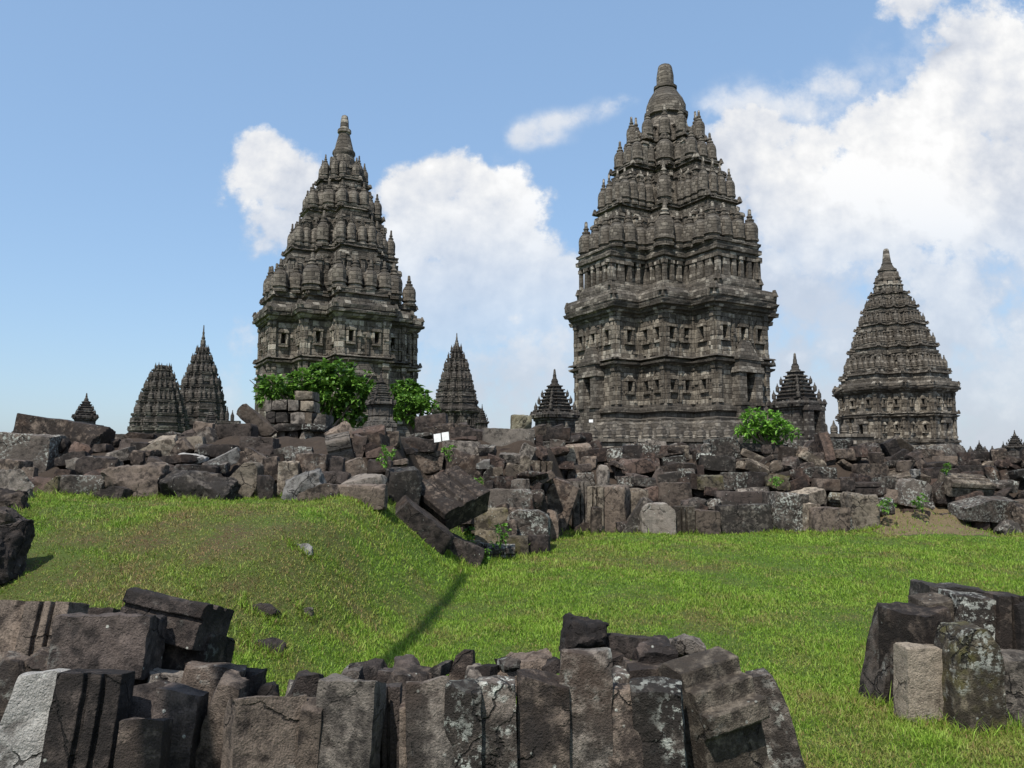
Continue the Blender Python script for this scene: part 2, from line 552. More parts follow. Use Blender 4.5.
def grass_tone(X, Y):
    """0 lush green .. 1 dry brown"""
    n = np.array([noise.fractal(Vector((x * 0.55, y * 0.55, 3.0)), 1.0, 2.0, 4) for x, y in zip(X, Y)])
    n2 = np.array([noise.fractal(Vector((x * 2.4, y * 2.4, 9.0)), .8, 2.0, 3) for x, y in zip(X, Y)])
    t = 0.10 + 0.42 * n + 0.50 * n2
    t = t + 0.52 * np.exp(-((X + 2.5) / 1.3) ** 2 - ((Y - 7.6) / 1.5) ** 2)
    t = t + 0.35 * np.exp(-((X + 2.0) / 0.5) ** 2 - ((Y - 6.6) / 0.5) ** 2)
    t = t + 0.40 * np.exp(-((X + 3.9) / 1.0) ** 2 - ((Y - 7.8) / 1.2) ** 2)
    t = t + 0.28 * np.exp(-((X - 1.6) / 0.9) ** 2 - ((Y - 11.5) / 0.8) ** 2)
    t = t + 0.30 * np.exp(-((X - 3.3) / 1.2) ** 2 - ((Y - 5.2) / 0.9) ** 2)
    t = t + 0.5 * np.exp(-((X - 8.0) / 1.1) ** 2 - ((Y - 15.8) / 0.8) ** 2)
    return np.clip(t, 0, 1)


def build_ground():
    ox = 15.5 + (np.exp(np.linspace(0.03, 5.0, 40)) - 1) * 11
    xs = np.concatenate([-ox[::-1], np.linspace(-15.5, 15.5, 560), ox])
    nx = len(xs)
    # fine from 2.5 m to 20 m, then coarser and coarser
    ys = np.concatenate([np.array([-400, -150, -60, -25, -12, -6, -3, -1, 0, 1, 2.0]),
                         np.linspace(2.4, 19, 330), 19 + (np.exp(np.linspace(0.02, 5.2, 110)) - 1) * 12.5])
    ny = len(ys)
    X, Y = np.meshgrid(xs, ys)
    Z = ground_z(X, Y)
    # far plain sits lower, out of view behind the rubble
    verts = np.stack([X.ravel(), Y.ravel(), Z.ravel()], 1)
    idx = np.arange(nx * ny).reshape(ny, nx)
    q = np.stack([idx[:-1, :-1], idx[:-1, 1:], idx[1:, 1:], idx[1:, :-1]], -1).reshape(-1, 4)
    me = bpy.data.meshes.new('ground')
    me.from_pydata(verts.tolist(), [], q.tolist())
    soil = (pile_z(X, np.maximum(Y, 2.0)) > lawn_z(X, np.clip(Y, -30, 40)) - 0.02).astype(float)
    soil = np.maximum(soil, ((X > 3.5 * 0 + 1.35) & (X < 1.75) & (Y > 3.3) & (Y < 4.15)).astype(float))
    soil = np.where((np.abs(X - 8.0) < 1.15) & (Y > 14.75) & (Y < 16.6), 2.0, soil)
    tone = np.zeros(X.size)
    sel = (Y.ravel() > 2) & (Y.ravel() < 20) & (np.abs(X.ravel()) < 18)
    tone[sel] = grass_tone(X.ravel()[sel], Y.ravel()[sel])
    at1 = me.attributes.new('soil', 'FLOAT', 'POINT')
    at1.data.foreach_set('value', soil.ravel().astype(np.float32))
    at2 = me.attributes.new('tone', 'FLOAT', 'POINT')
    at2.data.foreach_set('value', tone.astype(np.float32))
    m, N, b = base_mat('ground_soil', 0.95)
    tc = N.new('ShaderNodeTexCoord')
    p = tc.outputs['Object']
    so = N.new('ShaderNodeAttribute', attribute_name='soil').outputs['Fac']
    tn = N.new('ShaderNodeAttribute', attribute_name='tone').outputs['Fac']
    n1 = N.noise(p, 9.0, 6, 0.65)
    n2 = N.noise(p, 60.0, 4, 0.7)
    g = N.mix(n1, (0.040, 0.085, 0.009), (0.105, 0.165, 0.024))
    g = N.mix(N.m('MULTIPLY', tn, N.ramp(N.noise(p, 26.0, 4, 0.7), 0.35, 0.6, 0.3, 1.0)), g, (0.100, 0.070, 0.035))
    s = N.mix(n1, (0.028, 0.021, 0.016), (0.080, 0.058, 0.042))
    s = N.mix(N.m('SUBTRACT', so, 1.0, clamp=True), s, N.mix(N.noise(p, 14.0, 5, 0.7), (0.085, 0.060, 0.032), (0.24, 0.185, 0.105)))
    N.put(b.inputs['Base Color'], N.mix(N.m('MINIMUM', so, 1.0), g, s))
    bump(N, b, N.m('ADD', N.m('MULTIPLY', n1, 0.6), N.m('MULTIPLY', n2, 0.8)), 1.0, 0.05)
    o = mesh_obj('ground', me, m)
    for f in me.polygons:
        f.use_smooth = True
    o['kind'] = 'structure'
    return o


build_ground()


GRASS_MAT = []


def blades(name, X, Y, z, tone, rng, label, tall=1.0):
    n = len(X)
    patch = np.sin(X * 2.1 + 1.3 * np.sin(Y * 1.1)) * np.sin(Y * 1.7 + X) * 0.5 + 0.5
    L = rng.gamma(5, 1 / 5, n) * (0.015 + 0.020 * patch) * (1 + 0.035 * Y) * (1 - 0.35 * tone) * tall
    W = 0.0011 + 0.00036 * Y
    W = W * rng.uniform(0.7, 1.4, n)
    th = rng.uniform(0, 2 * PI, n)
    lean = rng.uniform(0.3, 1.45, n)
    ld = rng.uniform(0, 2 * PI, n)
    ax = np.stack([np.cos(th), np.sin(th), np.zeros(n)], 1) * W[:, None]
    dirh = np.stack([np.cos(ld), np.sin(ld), np.zeros(n)], 1)
    base = np.stack([X, Y, z - 0.006], 1)
    up = np.array([0, 0, 1.0])
    mid = base + (up * np.cos(lean * 0.5)[:, None] + dirh * np.sin(lean * 0.5)[:, None]) * (L * 0.55)[:, None]
    tip = mid + (up * np.cos(lean * 1.3)[:, None] + dirh * np.sin(lean * 1.3)[:, None]) * (L * 0.5)[:, None]
    V = np.stack([base - ax, base + ax, mid - ax * 0.75, mid + ax * 0.75, tip], 1).reshape(-1, 3)
    me = bpy.data.meshes.new(name)
    me.vertices.add(len(V))
    me.vertices.foreach_set('co', V.astype(np.float32).ravel())
    o5 = (np.arange(n) * 5)[:, None]
    quads = o5 + np.array([0, 1, 3, 2])
    tris = o5 + np.array([2, 3, 4])
    loops = np.concatenate([quads, tris], 1).ravel()
    me.loops.add(len(loops))
    me.loops.foreach_set('vertex_index', loops.astype(np.int32))
    me.polygons.add(2 * n)
    st = np.stack([np.arange(n) * 7, np.arange(n) * 7 + 4], 1).ravel()
    me.polygons.foreach_set('loop_start', st.astype(np.int32))
    me.update(calc_edges=True)
    a = me.attributes.new('tint', 'FLOAT', 'POINT')
    tint = np.clip(rng.normal(0.42, 0.22, n) + 0.22 * (patch - .5) + 0.12 * np.sin(X * 5.3 + 2 * np.sin(Y * 3.1)) * np.sin(Y * 4.3 + X * 2), 0, 1)
    a.data.foreach_set('value', np.repeat(tint, 5).astype(np.float32))
    a = me.attributes.new('dry', 'FLOAT', 'POINT')
    dry = np.clip(tone * 0.9 + rng.normal(0, 0.18, n) + (rng.random(n) < 0.05) * 0.6, 0, 1)
    a.data.foreach_set('value', np.repeat(dry, 5).astype(np.float32))
    if GRASS_MAT:
        o = mesh_obj(name, me, GRASS_MAT[0])
        setp(o, label, 'grass', kind='stuff')
        return
    m, N, b = base_mat('grass_blades', 0.55)
    GRASS_MAT.append(m)
    tint = N.new('ShaderNodeAttribute', attribute_name='tint').outputs['Fac']
    dry = N.new('ShaderNodeAttribute', attribute_name='dry').outputs['Fac']
    c = N.mix(tint, (0.083, 0.172, 0.010), (0.275, 0.418, 0.050))
    c = N.mix(dry, c, (0.26, 0.170, 0.080))
    N.put(b.inputs['Base Color'], c)
    tr = N.new('ShaderNodeBsdfTranslucent')
    N.put(tr.inputs[0], c)
    ms = N.new('ShaderNodeMixShader')
    ms.inputs[0].default_value = 0.30
    outn = [x for x in m.node_tree.nodes if x.type == 'OUTPUT_MATERIAL'][0]
    N.l.new(b.outputs[0], ms.inputs[1])
    N.l.new(tr.outputs[0], ms.inputs[2])
    N.l.new(ms.outputs[0], outn.inputs[0])
    o = mesh_obj(name, me, m)
    setp(o, label, 'grass', kind='stuff')


def build_grass():
    rng = np.random.default_rng(5)
    n = 1150000
    Y = np.exp(rng.uniform(math.log(3.3), math.log(16.6), n))
    uu = rng.uniform(-0.78, 0.78, n)
    wide = rng.random(n) < 0.13
    uu = np.where(wide, np.sign(uu) * rng.uniform(0.74, 1.35, n), uu)
    X = uu * Y
    # tufts: clump a third of the blades
    k = n // 4
    src = rng.integers(0, n, k)
    X[:k] = X[src // 14 * 14 % n] + rng.normal(0, 0.018, k) * (1 + Y[:k] * 0.08)
    Y[:k] = Y[src // 14 * 14 % n] + rng.normal(0, 0.018, k) * (1 + Y[:k] * 0.08)
    Y = np.clip(Y, 3.2, 17)
    lz = lawn_z(X, Y)
    z = ground_z(X, Y)
    keep = (z - lz < 0.06) | ((np.abs(X - 8.0) < 1.1) & (Y > 14.4) & (Y < 16.2))
    bare = (np.abs(X - 1.57) < 0.16) & (Y < 4.2)
    onbank = (np.exp(-((X - 8.0) / 1.0) ** 2) > 0.25) & (Y > 14.6) & (rng.random(n) < 0.6)
    keep &= ~bare & ~onbank
    gx = np.linspace(-24, 24, 561)
    gy = np.linspace(3, 17.2, 285)
    GX, GY = np.meshgrid(gx, gy)
    T = grass_tone(GX.ravel(), GY.ravel()).reshape(GX.shape)
    ix = np.clip(((X + 24) / 48 * 560), 0, 559.99)
    iy = np.clip(((Y - 3) / 14.2 * 284), 0, 283.99)
    tone = T[iy.astype(int), ix.astype(int)]
    keep &= rng.random(n) > tone * 0.4 - 0.05
    X, Y, z, tone = X[keep], Y[keep], z[keep], tone[keep]
    n = len(X)
    blades('grass', X, Y, z, tone, rng, 'short sunlit green grass with browner worn patches covering the lawn and mound')


build_grass()

# ---------------------------------------------------------------- temples


def plan_pts(c, ra=0.69, rb=0.34, off=0.0):
    a, b, c = c * ra + off, c * rb + off, c + off
    return [(c, -b), (c, b), (a, b), (a, a), (b, a), (b, c), (-b, c), (-b, a), (-a, a), (-a, b),
            (-c, b), (-c, -b), (-a, -b), (-a, -a), (-b, -a), (-b, -c), (b, -c), (b, -a), (a, -a), (a, -b)]


def ring_pts(c, off, seg, ra, rb, cref):
    """points of the plan outline, every side cut in pieces; the count depends on cref only"""
    P = plan_pts(c, ra, rb, off)
    Q = plan_pts(cref, 0.65, 0.32)
    out = []
    for i in range(20):
        p0, p1 = P[i], P[(i + 1) % 20]
        L = math.dist(Q[i], Q[(i + 1) % 20])
        n = max(1, int(L / seg))
        for k in range(n):
            t = k / n
            out.append((p0[0] + (p1[0] - p0[0]) * t, p0[1] + (p1[1] - p0[1]) * t))
    return out


def loft(bm, prof, seg=1.0, ra=0.69, rb=0.34, jit=0.04, rng=random, cap=True):
    """prof: list of (z, c, off); rings on the cross shaped plan"""
    cref = max(p[1] for p in prof)
    prev = None
    first = None
    for row in prof:
        z, c, off = row[:3]
        a_, b_ = row[3] if len(row) > 3 else (ra, rb)
        ring = []
        for (x, y) in ring_pts(c, off, seg, a_, b_, cref):
            ring.append(bm.verts.new((x + rng.uniform(-jit, jit), y + rng.uniform(-jit, jit), z + rng.uniform(-jit, jit) * 0.7)))
        if prev:
            n = len(ring)
            for i in range(n):
                j = (i + 1) % n
                bm.faces.new((prev[i], prev[j], ring[j], ring[i]))
        else:
            first = ring
        prev = ring
    if cap:
        bm.faces.new(prev)
        bm.faces.new(first[::-1])


def box(bm, c, s, rz=0.0, taper=1.0, jit=0.0, rng=random):
    """a box centred at c (sizes s), turned by rz; the top scaled by taper"""
    vs = []
    for dz in (-0.5, 0.5):
        k = 1.0 if dz < 0 else taper
        for dx, dy in ((-.5, -.5), (.5, -.5), (.5, .5), (-.5, .5)):
            x, y = dx * s[0] * k, dy * s[1] * k
            X = c[0] + x * math.cos(rz) - y * math.sin(rz)
            Y = c[1] + x * math.sin(rz) + y * math.cos(rz)
            vs.append(bm.verts.new((X + rng.uniform(-jit, jit), Y + rng.uniform(-jit, jit), c[2] + dz * s[2] + rng.uniform(-jit, jit))))
    for f in ((3, 2, 1, 0), (4, 5, 6, 7), (0, 1, 5, 4), (1, 2, 6, 5), (2, 3, 7, 6), (3, 0, 4, 7)):
        bm.faces.new([vs[i] for i in f])


def lathe(bm, prof, n=12, c=(0, 0, 0), rib=0.0):
    rings = []
    for (z, r) in prof:
        ring = []
        for i in range(n):
            a = 2 * PI * i / n
            rr = r * (1 + rib * (1 if i % 2 else -1)) if r > 0.02 else r
            ring.append(bm.verts.new((c[0] + rr * math.cos(a), c[1] + rr * math.sin(a), c[2] + z)))
        rings.append(ring)
    for A, B in zip(rings[:-1], rings[1:]):
        for i in range(n):
            j = (i + 1) % n
            bm.faces.new((A[i], A[j], B[j], B[i]))
    bm.faces.new(rings[0][::-1])
    bm.faces.new(rings[-1])


def ratna_mesh(name, w, h, n=12):
    """bell shaped stone finial: plinth, ribbed bell, neck rings, blunt tip"""
    bm = bmesh.new()
    r = w / 2
    lathe(bm, [(-0.03 * h, r * 0.95), (0.05 * h, r * 0.98), (0.06 * h, r * 0.80), (0.11 * h, r * 0.82), (0.13 * h, r * 1.0),
               (0.19 * h, r * 0.97), (0.20 * h, r * 0.90), (0.44 * h, r * 0.93), (0.54 * h, r * 0.84), (0.62 * h, r * 0.62), (0.66 * h, r * 0.40), (0.67 * h, r * 0.52),
               (0.71 * h, r * 0.50), (0.72 * h, r * 0.30), (0.77 * h, r * 0.28), (0.78 * h, r * 0.36), (0.81 * h, r * 0.33),
               (0.83 * h, r * 0.22), (0.98 * h, r * 0.18), (1.0 * h, r * 0.10)], n, rib=0.035)
    me = bpy.data.meshes.new(name)
    bm.to_mesh(me)
    bm.free()
    for f in me.polygons:
        f.use_smooth = True
    me.set_sharp_from_angle(angle=R(35))
    return me


def edges_of(c, ra, rb, off=0.0):
    P = plan_pts(c, ra, rb, off)
    for i in range(20):
        p0, p1 = Vector(P[i]), Vector(P[(i + 1) % 20])
        d = (p1 - p0)
        L = d.length
        d.normalize()
        yield i, p0, p1, d, Vector((d.y, -d.x)), L


def wall_storey(bm, c, z0, z1, ra, rb, rng, winw_, winh_, wz_, door=None):
    """one storey of wall: real openings, pilasters, framed niches and panels"""
    for i, p0, p1, d, nrm, L in edges_of(c, ra, rb):
        winw, winh, wz = winw_, winh_, wz_
        nwin = 1 if L < 3.4 else (2 if L < 6.5 else 3)
        isdoor = bool(door) and i % 5 == 0
        if isdoor:
            winw, winh, wz, nwin = door[0], min(door[1], z1 - z0 - .5), z0 + .06, 1
        if L < 1.5:
            nwin = 0
        holes = []
        for k in range(nwin):
            uc = L * (k + 0.5) / nwin + (0 if isdoor else rng.uniform(-0.1, 0.1))
            holes.append((uc - winw / 2, uc + winw / 2))
        us = [0.0]
        for h in holes:
            us += [h[0], h[1]]
        us.append(L)
        zs = [z0, wz, wz + winh, z1]

        def P(u, z, o=0.0):
            q = p0 + d * u + nrm * o
            return bm.verts.new((q.x, q.y, z))
        for ui in range(len(us) - 1):
            for zi in range(3):
                u0, u1, a, b = us[ui], us[ui + 1], zs[zi], zs[zi + 1]
                if ui % 2 == 1 and zi == 1:
                    dep = -3.0 if isdoor else -0.8
                    q = [P(u0, a), P(u1, a), P(u1, b), P(u0, b)]
                    r = [P(u0, a, dep), P(u1, a, dep), P(u1, b, dep), P(u0, b, dep)]
                    for s in range(4):
                        t = (s + 1) % 4
                        bm.faces.new((q[s], q[t], r[t], r[s]))
                    bm.faces.new(r)
                else:
                    bm.faces.new((P(u0, a), P(u1, a), P(u1, b), P(u0, b)))
        ang = math.atan2(d.y, d.x)

        def B(u, z, w, h, o, dep, taper=1.0):
            q = p0 + d * u + nrm * (o + dep / 2 - 0.03)
            box(bm, (q.x, q.y, z + h / 2), (w, dep + 0.06, h), ang, taper, 0.02, rng)
        H = z1 - z0
        pw = min(0.5, L * 0.13)
        for u in (pw / 2 + 0.02, L - pw / 2 - 0.02):
            B(u, z0, pw, H, 0, 0.20)
            B(u, z0, pw * 1.2, H * 0.10, 0, 0.29)
            B(u, z1 - H * 0.12, pw * 1.2, H * 0.12, 0, 0.29)
            B(u, z0 + H * 0.45, pw * 0.9, H * 0.12, 0, 0.26)
        for k, h in enumerate(holes):
            if isdoor:
                break
            uc = (h[0] + h[1]) / 2
            fw = winw * 0.35
            B(h[0] - fw / 2, wz - 0.1, fw, winh + 0.2, 0, 0.22)
            B(h[1] + fw / 2, wz - 0.1, fw, winh + 0.2, 0, 0.22)
            B(uc, wz + winh + 0.03, winw * 1.9, winh * 0.2, 0, 0.26)
            B(uc, wz + winh + 0.03 + winh * 0.22, winw * 1.5, winh * 0.5, 0, 0.2, 0.4)
            B(uc, wz - 0.30, winw * 1.8, 0.2, 0, 0.22)
            # slim shafts and carved lumps either side
            for s in (-1, 1):
                u = uc + s * winw * 1.75
                if pw * 1.3 < u < L - pw * 1.3:
                    B(u, z0 + H * 0.05, 0.22, H * 0.9, 0, 0.13)
                    B(u, z0 + H * rng.uniform(0.3, 0.6), 0.34, 0.3, 0, 0.24)
        nl = int(L * 1.6)
        for k in range(nl):
            u = rng.uniform(pw, L - pw)
            if L > 2 * pw + .4 and not isdoor:
                B(u, z0 + rng.uniform(0.02, 0.86) * H, rng.uniform(0.18, 0.5), rng.uniform(0.14, 0.35), 0, rng.uniform(0.05, 0.15), 0.8)


def antefixes(bm, c, off, z, size, spacing, ra, rb, rng, miss=0.12):
    for i, p0, p1, d, nrm, L in edges_of(c, ra, rb, off):
        n = max(1, int(L / spacing))
        ang = math.atan2(d.y, d.x)
        for k in range(n + 1):
            if rng.random() < miss:
                continue
            q = p0 + d * (L * k / n) - nrm * size * 0.35
            s = size * (1.35 if k in (0, n) else 1.0) * rng.uniform(0.8, 1.1)
            box(bm, (q.x, q.y, z + s * 0.45), (s * 0.95, s * 0.6, s), ang, 0.35, 0.02, rng)


def temple(name, label, loc, rz, cB, zs, rows, spire, mat, ra=0.69, rb=0.34, seed=1, detail=1.0, group=None, cat='temple',
           door=None, cull=True, ratios=None):
    """zs: dict ground, base, mid, cor0, cor1 ; rows: (z_base, z_tip, c_platform, c_ratna, c_inner, z_inner_top, n_arm, gallery)"""
    rng = random.Random(seed)
    root = empty(name, (loc[0], loc[1], 0), rz)
    setp(root, label, cat, group)
    todir = (Vector((0, 0, 0)) - Vector((loc[0], loc[1], 0))).normalized()
    todir.rotate(Euler((0, 0, -rz)))
    g, base, mid, c0, c1 = zs['ground'], zs['base'], zs['mid'], zs['cor0'], zs['cor1']
    u = cB / 10.0                                   # unit for mouldings
    seg = 1.1 * max(0.6, u)
    # plinth with its mouldings
    bm = bmesh.new()
    loft(bm, [(g, cB, 1.3 * u + .3), (base - 2.6 * u, cB, 1.3 * u + .3), (base - 2.5 * u, cB, 1.0 * u), (base - 1.9 * u, cB, .95 * u),
              (base - 1.7 * u, cB, 0.75 * u), (base - 1.45 * u, cB, 0.8 * u), (base - 1.3 * u, cB, 0.35 * u), (base - 0.85 * u, cB, 0.35 * u),
              (base - 0.75 * u, cB, 0.6 * u), (base - 0.35 * u, cB, 0.6 * u), (base - 0.25 * u, cB, 0.2 * u), (base, cB, 0.15 * u), (base, cB, -0.5)],
         seg, ra, rb, 0.03 * detail, rng)
    mesh_obj('plinth', bm, mat, root)
    # body walls
    bm = bmesh.new()
    hL, hU = mid - 0.45 * u - base, c0 - mid - 0.35 * u
    wall_storey(bm, cB, base, mid - 0.45 * u, ra, rb, rng, 0.62 * max(u, .55), hL * 0.26, base + hL * 0.36, door)
    wall_storey(bm, cB, mid + 0.35 * u, c0, ra, rb, rng, 0.66 * max(u, .55), hU * 0.28, mid + 0.35 * u + hU * 0.40)
    mesh_obj('wall', bm, TM_WALL if mat == TM else mat, root)
    bm = bmesh.new()
    loft(bm, [(mid - 0.45 * u, cB, -0.3), (mid - 0.45 * u, cB, 0.15), (mid - 0.25 * u, cB, 0.2 + .3 * u), (mid - 0.05 * u, cB, 0.2 + .35 * u), (mid, cB, 0.1 + .1 * u),
              (mid + 0.12 * u, cB, 0.1 + 0.06 * u), (mid + 0.2 * u, cB, 0.2 + .4 * u), (mid + 0.35 * u, cB, 0.2 + .3 * u), (mid + 0.35 * u, cB, -0.3)], seg, ra, rb, 0.03, rng)
    antefixes(bm, cB, 0.25 + .2 * u, mid + 0.33 * u, 0.42 * u, 1.1 * u, ra, rb, rng, 0.3)
    mesh_obj('string_course', bm, mat, root)
    # cornice
    hc = c1 - c0
    bm = bmesh.new()
    loft(bm, [(c0, cB, -0.4), (c0, cB, 0.12), (c0 + .12 * hc, cB, 0.2 + .1 * u), (c0 + .14 * hc, cB, .15 + .3 * u), (c0 + .28 * hc, cB, .15 + .4 * u), (c0 + .30 * hc, cB, .2 + .62 * u),
              (c0 + .46 * hc, cB, .2 + .72 * u), (c0 + .48 * hc, cB, .15 + .55 * u), (c0 + .55 * hc, cB, .15 + .55 * u), (c0 + .57 * hc, cB, .2 + .58 * u), (c0 + .80 * hc, cB, .2 + .6 * u),
              (c0 + .84 * hc, cB, .1 + .55 * u), (c1, cB, .1 + .4 * u), (c1, cB, -1)], seg * 0.8, ra, rb, 0.05 * detail, rng)
    antefixes(bm, cB, .15 + .55 * u, c0 + .79 * hc, 0.5 * u, 1.2 * u, ra, rb, rng)
    mesh_obj('cornice', bm, mat, root)
    if door:
        # portals on the four arms: jambs, lintel, dark passage, stepped hood
        dw, dh, dz, dout = door
        for k in range(4):
            ang = k * PI / 2
            nd = Vector((math.cos(ang), math.sin(ang)))
            if nd.dot(todir.xy) < -0.25:
                continue
            bm = bmesh.new()
            td = Vector((-nd.y, nd.x))

            def PB(t, o, z, w, dep, h, taper=1.0):
                q = nd * (cB + o) + td * t
                box(bm, (q.x, q.y, z + h / 2), (dep, w, h), ang, taper, 0.03, rng)
            jw = dw * 0.8
            for s in (-1, 1):
                PB(s * (dw / 2 + jw / 2), dout / 2 - .1, dz - 3.0 * u, jw, dout + .2, dh + 3.0 * u)
                PB(s * (dw / 2 + jw / 2), dout / 2 + .02, dz - 0.3, jw * 1.15, dout + .3, 0.3)
            PB(0, dout / 2 - .1, dz - 3.0 * u, dw * 1.02, dout + .15, 3.0 * u)
            PB(0, dout / 2 - .05, dz + dh, dw * 2.9, dout + .35, 0.5 * u)
            PB(0, dout / 2 - .08, dz + dh + 0.5 * u, dw * 2.5, dout + .15, 0.7 * u)
            PB(0, dout / 2 - .05, dz + dh + 1.2 * u, dw * 2.8, dout + .3, 0.35 * u)
            PB(0, dout / 2 - .08, dz + dh + 1.55 * u, dw * 2.2, dout * .9, 1.5 * u, 0.4)
            mesh_obj('portal', bm, mat, root)
    # roof tiers and their finials
    zprev, cprev = c1, cB + .1 + .4 * u
    made = {}
    count = 0
    for ri, (zb, zt, cp, cr, ci, zi, n_arm, gal) in enumerate(rows):
        bm = bmesh.new()
        rt = ratios[min(ri, len(ratios) - 1)] if ratios else (ra, rb)
        rn = ratios[min(ri + 1, len(ratios) - 1)] if ratios else (ra, rb)
        h = zb - zprev
        if gal:
            # open gallery: floor, back wall, little columns, entablature
            loft(bm, [(zprev - .2, cp, 0.1), (zprev + .08 * h, cp, 0.2), (zprev + .16 * h, cp, 0.2), (zprev + .2 * h, cp, 0.0), (zprev + .26 * h, cp, 0.0),
                      (zprev + .26 * h, cp, -0.6), (zprev + .70 * h, cp, -0.6), (zprev + .70 * h, cp, 0.0), (zprev + .76 * h, cp, 0.0), (zprev + .78 * h, cp, .12 * u + .08),
                      (zprev + .86 * h, cp, .16 * u + .08), (zprev + .88 * h, cp, .05), (zprev + .93 * h, cp, .05), (zprev + .95 * h, cp, .12 * u + .08), (zb, cp, .12 * u + .08),
                      (zb, ci, 0.0, rn), (zb + (zi - zb) * .35, ci, 0.0, rn), (zb + (zi - zb) * .40, ci, .12, rn), (zb + (zi - zb) * .46, ci, 0.0, rn), (zi, ci, 0.0, rn)], seg * .8, rt[0], rt[1], 0.05, rng)
            antefixes(bm, cp, .12, zprev + .14 * h, 0.5 * u, 1.0 * u, rt[0], rt[1], rng, .1)
            for i, p0, p1, d, nrm, L in edges_of(cp, rt[0], rt[1], -0.2):
                nc = max(1, int(L / 0.95))
                ang = math.atan2(d.y, d.x)
                for k in range(nc + 1):
                    q = p0 + d * (L * k / nc)
                    wz = rng.choice([0.34, 0.5, 0.9])
                    box(bm, (q.x, q.y, zprev + .48 * h), (wz, 0.4, .47 * h), ang, 0.9, 0.03, rng)
                    box(bm, (q.x, q.y, zprev + .66 * h), (wz * 1.5, 0.5, .08 * h), ang, 1.0, 0.02, rng)
        else:
            loft(bm, [(zprev - .1, cp, 0.12), (zprev + .25 * h, cp, 0.15), (zprev + .28 * h, cp, -.1 * u), (zprev + .55 * h, cp, -.1 * u), (zprev + .60 * h, cp, .25 * u),
                      (zprev + .74 * h, cp, .10 * u), (zprev + .76 * h, cp, .08), (zprev + .86 * h, cp, .08), (zprev + .88 * h, cp, .10 * u + .06), (zb, cp, .10 * u + .06),
                      (zb, ci, 0.0, rn), (zb + (zi - zb) * .45, ci, 0.0, rn), (zb + (zi - zb) * .52, ci, .14, rn), (zb + (zi - zb) * .6, ci, 0.0, rn), (zi, ci, 0.0, rn)], seg * .8, rt[0], rt[1], 0.045 * detail, rng)
            antefixes(bm, cp, .2 * u, zprev + .72 * h, 0.42 * u, 1.0 * u, rt[0], rt[1], rng, 0.15)
        if detail > 0.5:
            # carved lumps on the inner wall
            for i, p0, p1, d, nrm, L in edges_of(ci, rn[0], rn[1], 0.0):
                npil = max(1, int(L / max(.55, .95 * u)))
                for k in range(npil + 1):
                    q = p0 + d * (L * k / npil)
                    hh = (zi - zb) * rng.uniform(.86, 1.0)
                    w_ = (0.42 if 0 < k < npil else 0.6) * u + .06
                    box(bm, (q.x, q.y, zb + hh / 2), (w_, .55 * u + .1, hh), math.atan2(d.y, d.x), .9, 0.02, rng)
                    box(bm, (q.x, q.y, zb + hh * .93), (w_ * 1.3, .7 * u + .1, hh * .08), math.atan2(d.y, d.x), .9, 0.02, rng)
                for k in range(int(L * 1.3)):
                    q = p0 + d * rng.uniform(0, L)
                    box(bm, (q.x, q.y, rng.uniform(zb, zi)), (rng.uniform(.2, .6) * u + .1, 0.4, rng.uniform(.2, .5) * u + .1), math.atan2(d.y, d.x), 0.7, 0.02, rng)
        mesh_obj('roof_tier', bm, mat, root)
        zprev = zi
        hR = zt - zb
        key = ri
        wR = max(0.4, hR * 0.44)
        if n_arm > 2:
            wR = min(wR, cr * rt[1] * 2 / max(1, n_arm - 1) * 1.0)
        bigk = 1.35 if n_arm > 2 else 1.0
        if n_arm <= 2:
            wR *= .8
        for big in (0, 1):
            made[(key, big)] = ratna_mesh('finial', wR * (bigk if big else 1), hR * (1.15 if big else 1.0), 14 if detail > .5 else 10)
            made[(key, big)].materials.append(mat)
        spots = []
        A, B_, C = cr * rt[0], cr * rt[1], cr
        for k in range(4):
            ang = k * PI / 2
            loc_pts = []
            for j in range(n_arm):
                t = 0 if n_arm == 1 else -1 + 2 * j / (n_arm - 1)
                loc_pts.append((C, t * B_, 0))
            ns = int((C - A) / (wR * 0.98)) if n_arm > 2 else 0
            for j in range(1, ns + 1):
                x_ = C - (C - A) * j / (ns + .6)
                loc_pts += [(x_, B_, 0), (x_, -B_, 0)]
            if n_arm > 1:
                loc_pts.append((A, A, 1))
                nb = int((A - B_ - wR * .5) / wR)
                for j in range(1, nb + 1):
                    t = A - (A - B_) * j / (nb + .5)
                    loc_pts += [(A, t, 0), (A, -t, 0)]
            for (x, y, big) in loc_pts:
                spots.append((x * math.cos(ang) - y * math.sin(ang), x * math.sin(ang) + y * math.cos(ang), big))
        for (x, y, big) in spots:
            q = Vector((x, y))
            if cull and q.normalized().dot(todir.xy) < -0.15:
                continue
            if rng.random() < 0.025 or count >= 100:
                continue
            o = bpy.data.objects.new('finial', made[(key, big)])
            COL.objects.link(o)
            o.parent = root
            o.location = (x + rng.uniform(-.04, .04), y + rng.uniform(-.04, .04), zb)
            o.rotation_euler = (rng.uniform(-.03, .03), rng.uniform(-.03, .03), rng.uniform(0, 1))
            o.scale = (rng.uniform(.93, 1.05),) * 2 + (rng.uniform(.9, 1.04),)
            count += 1
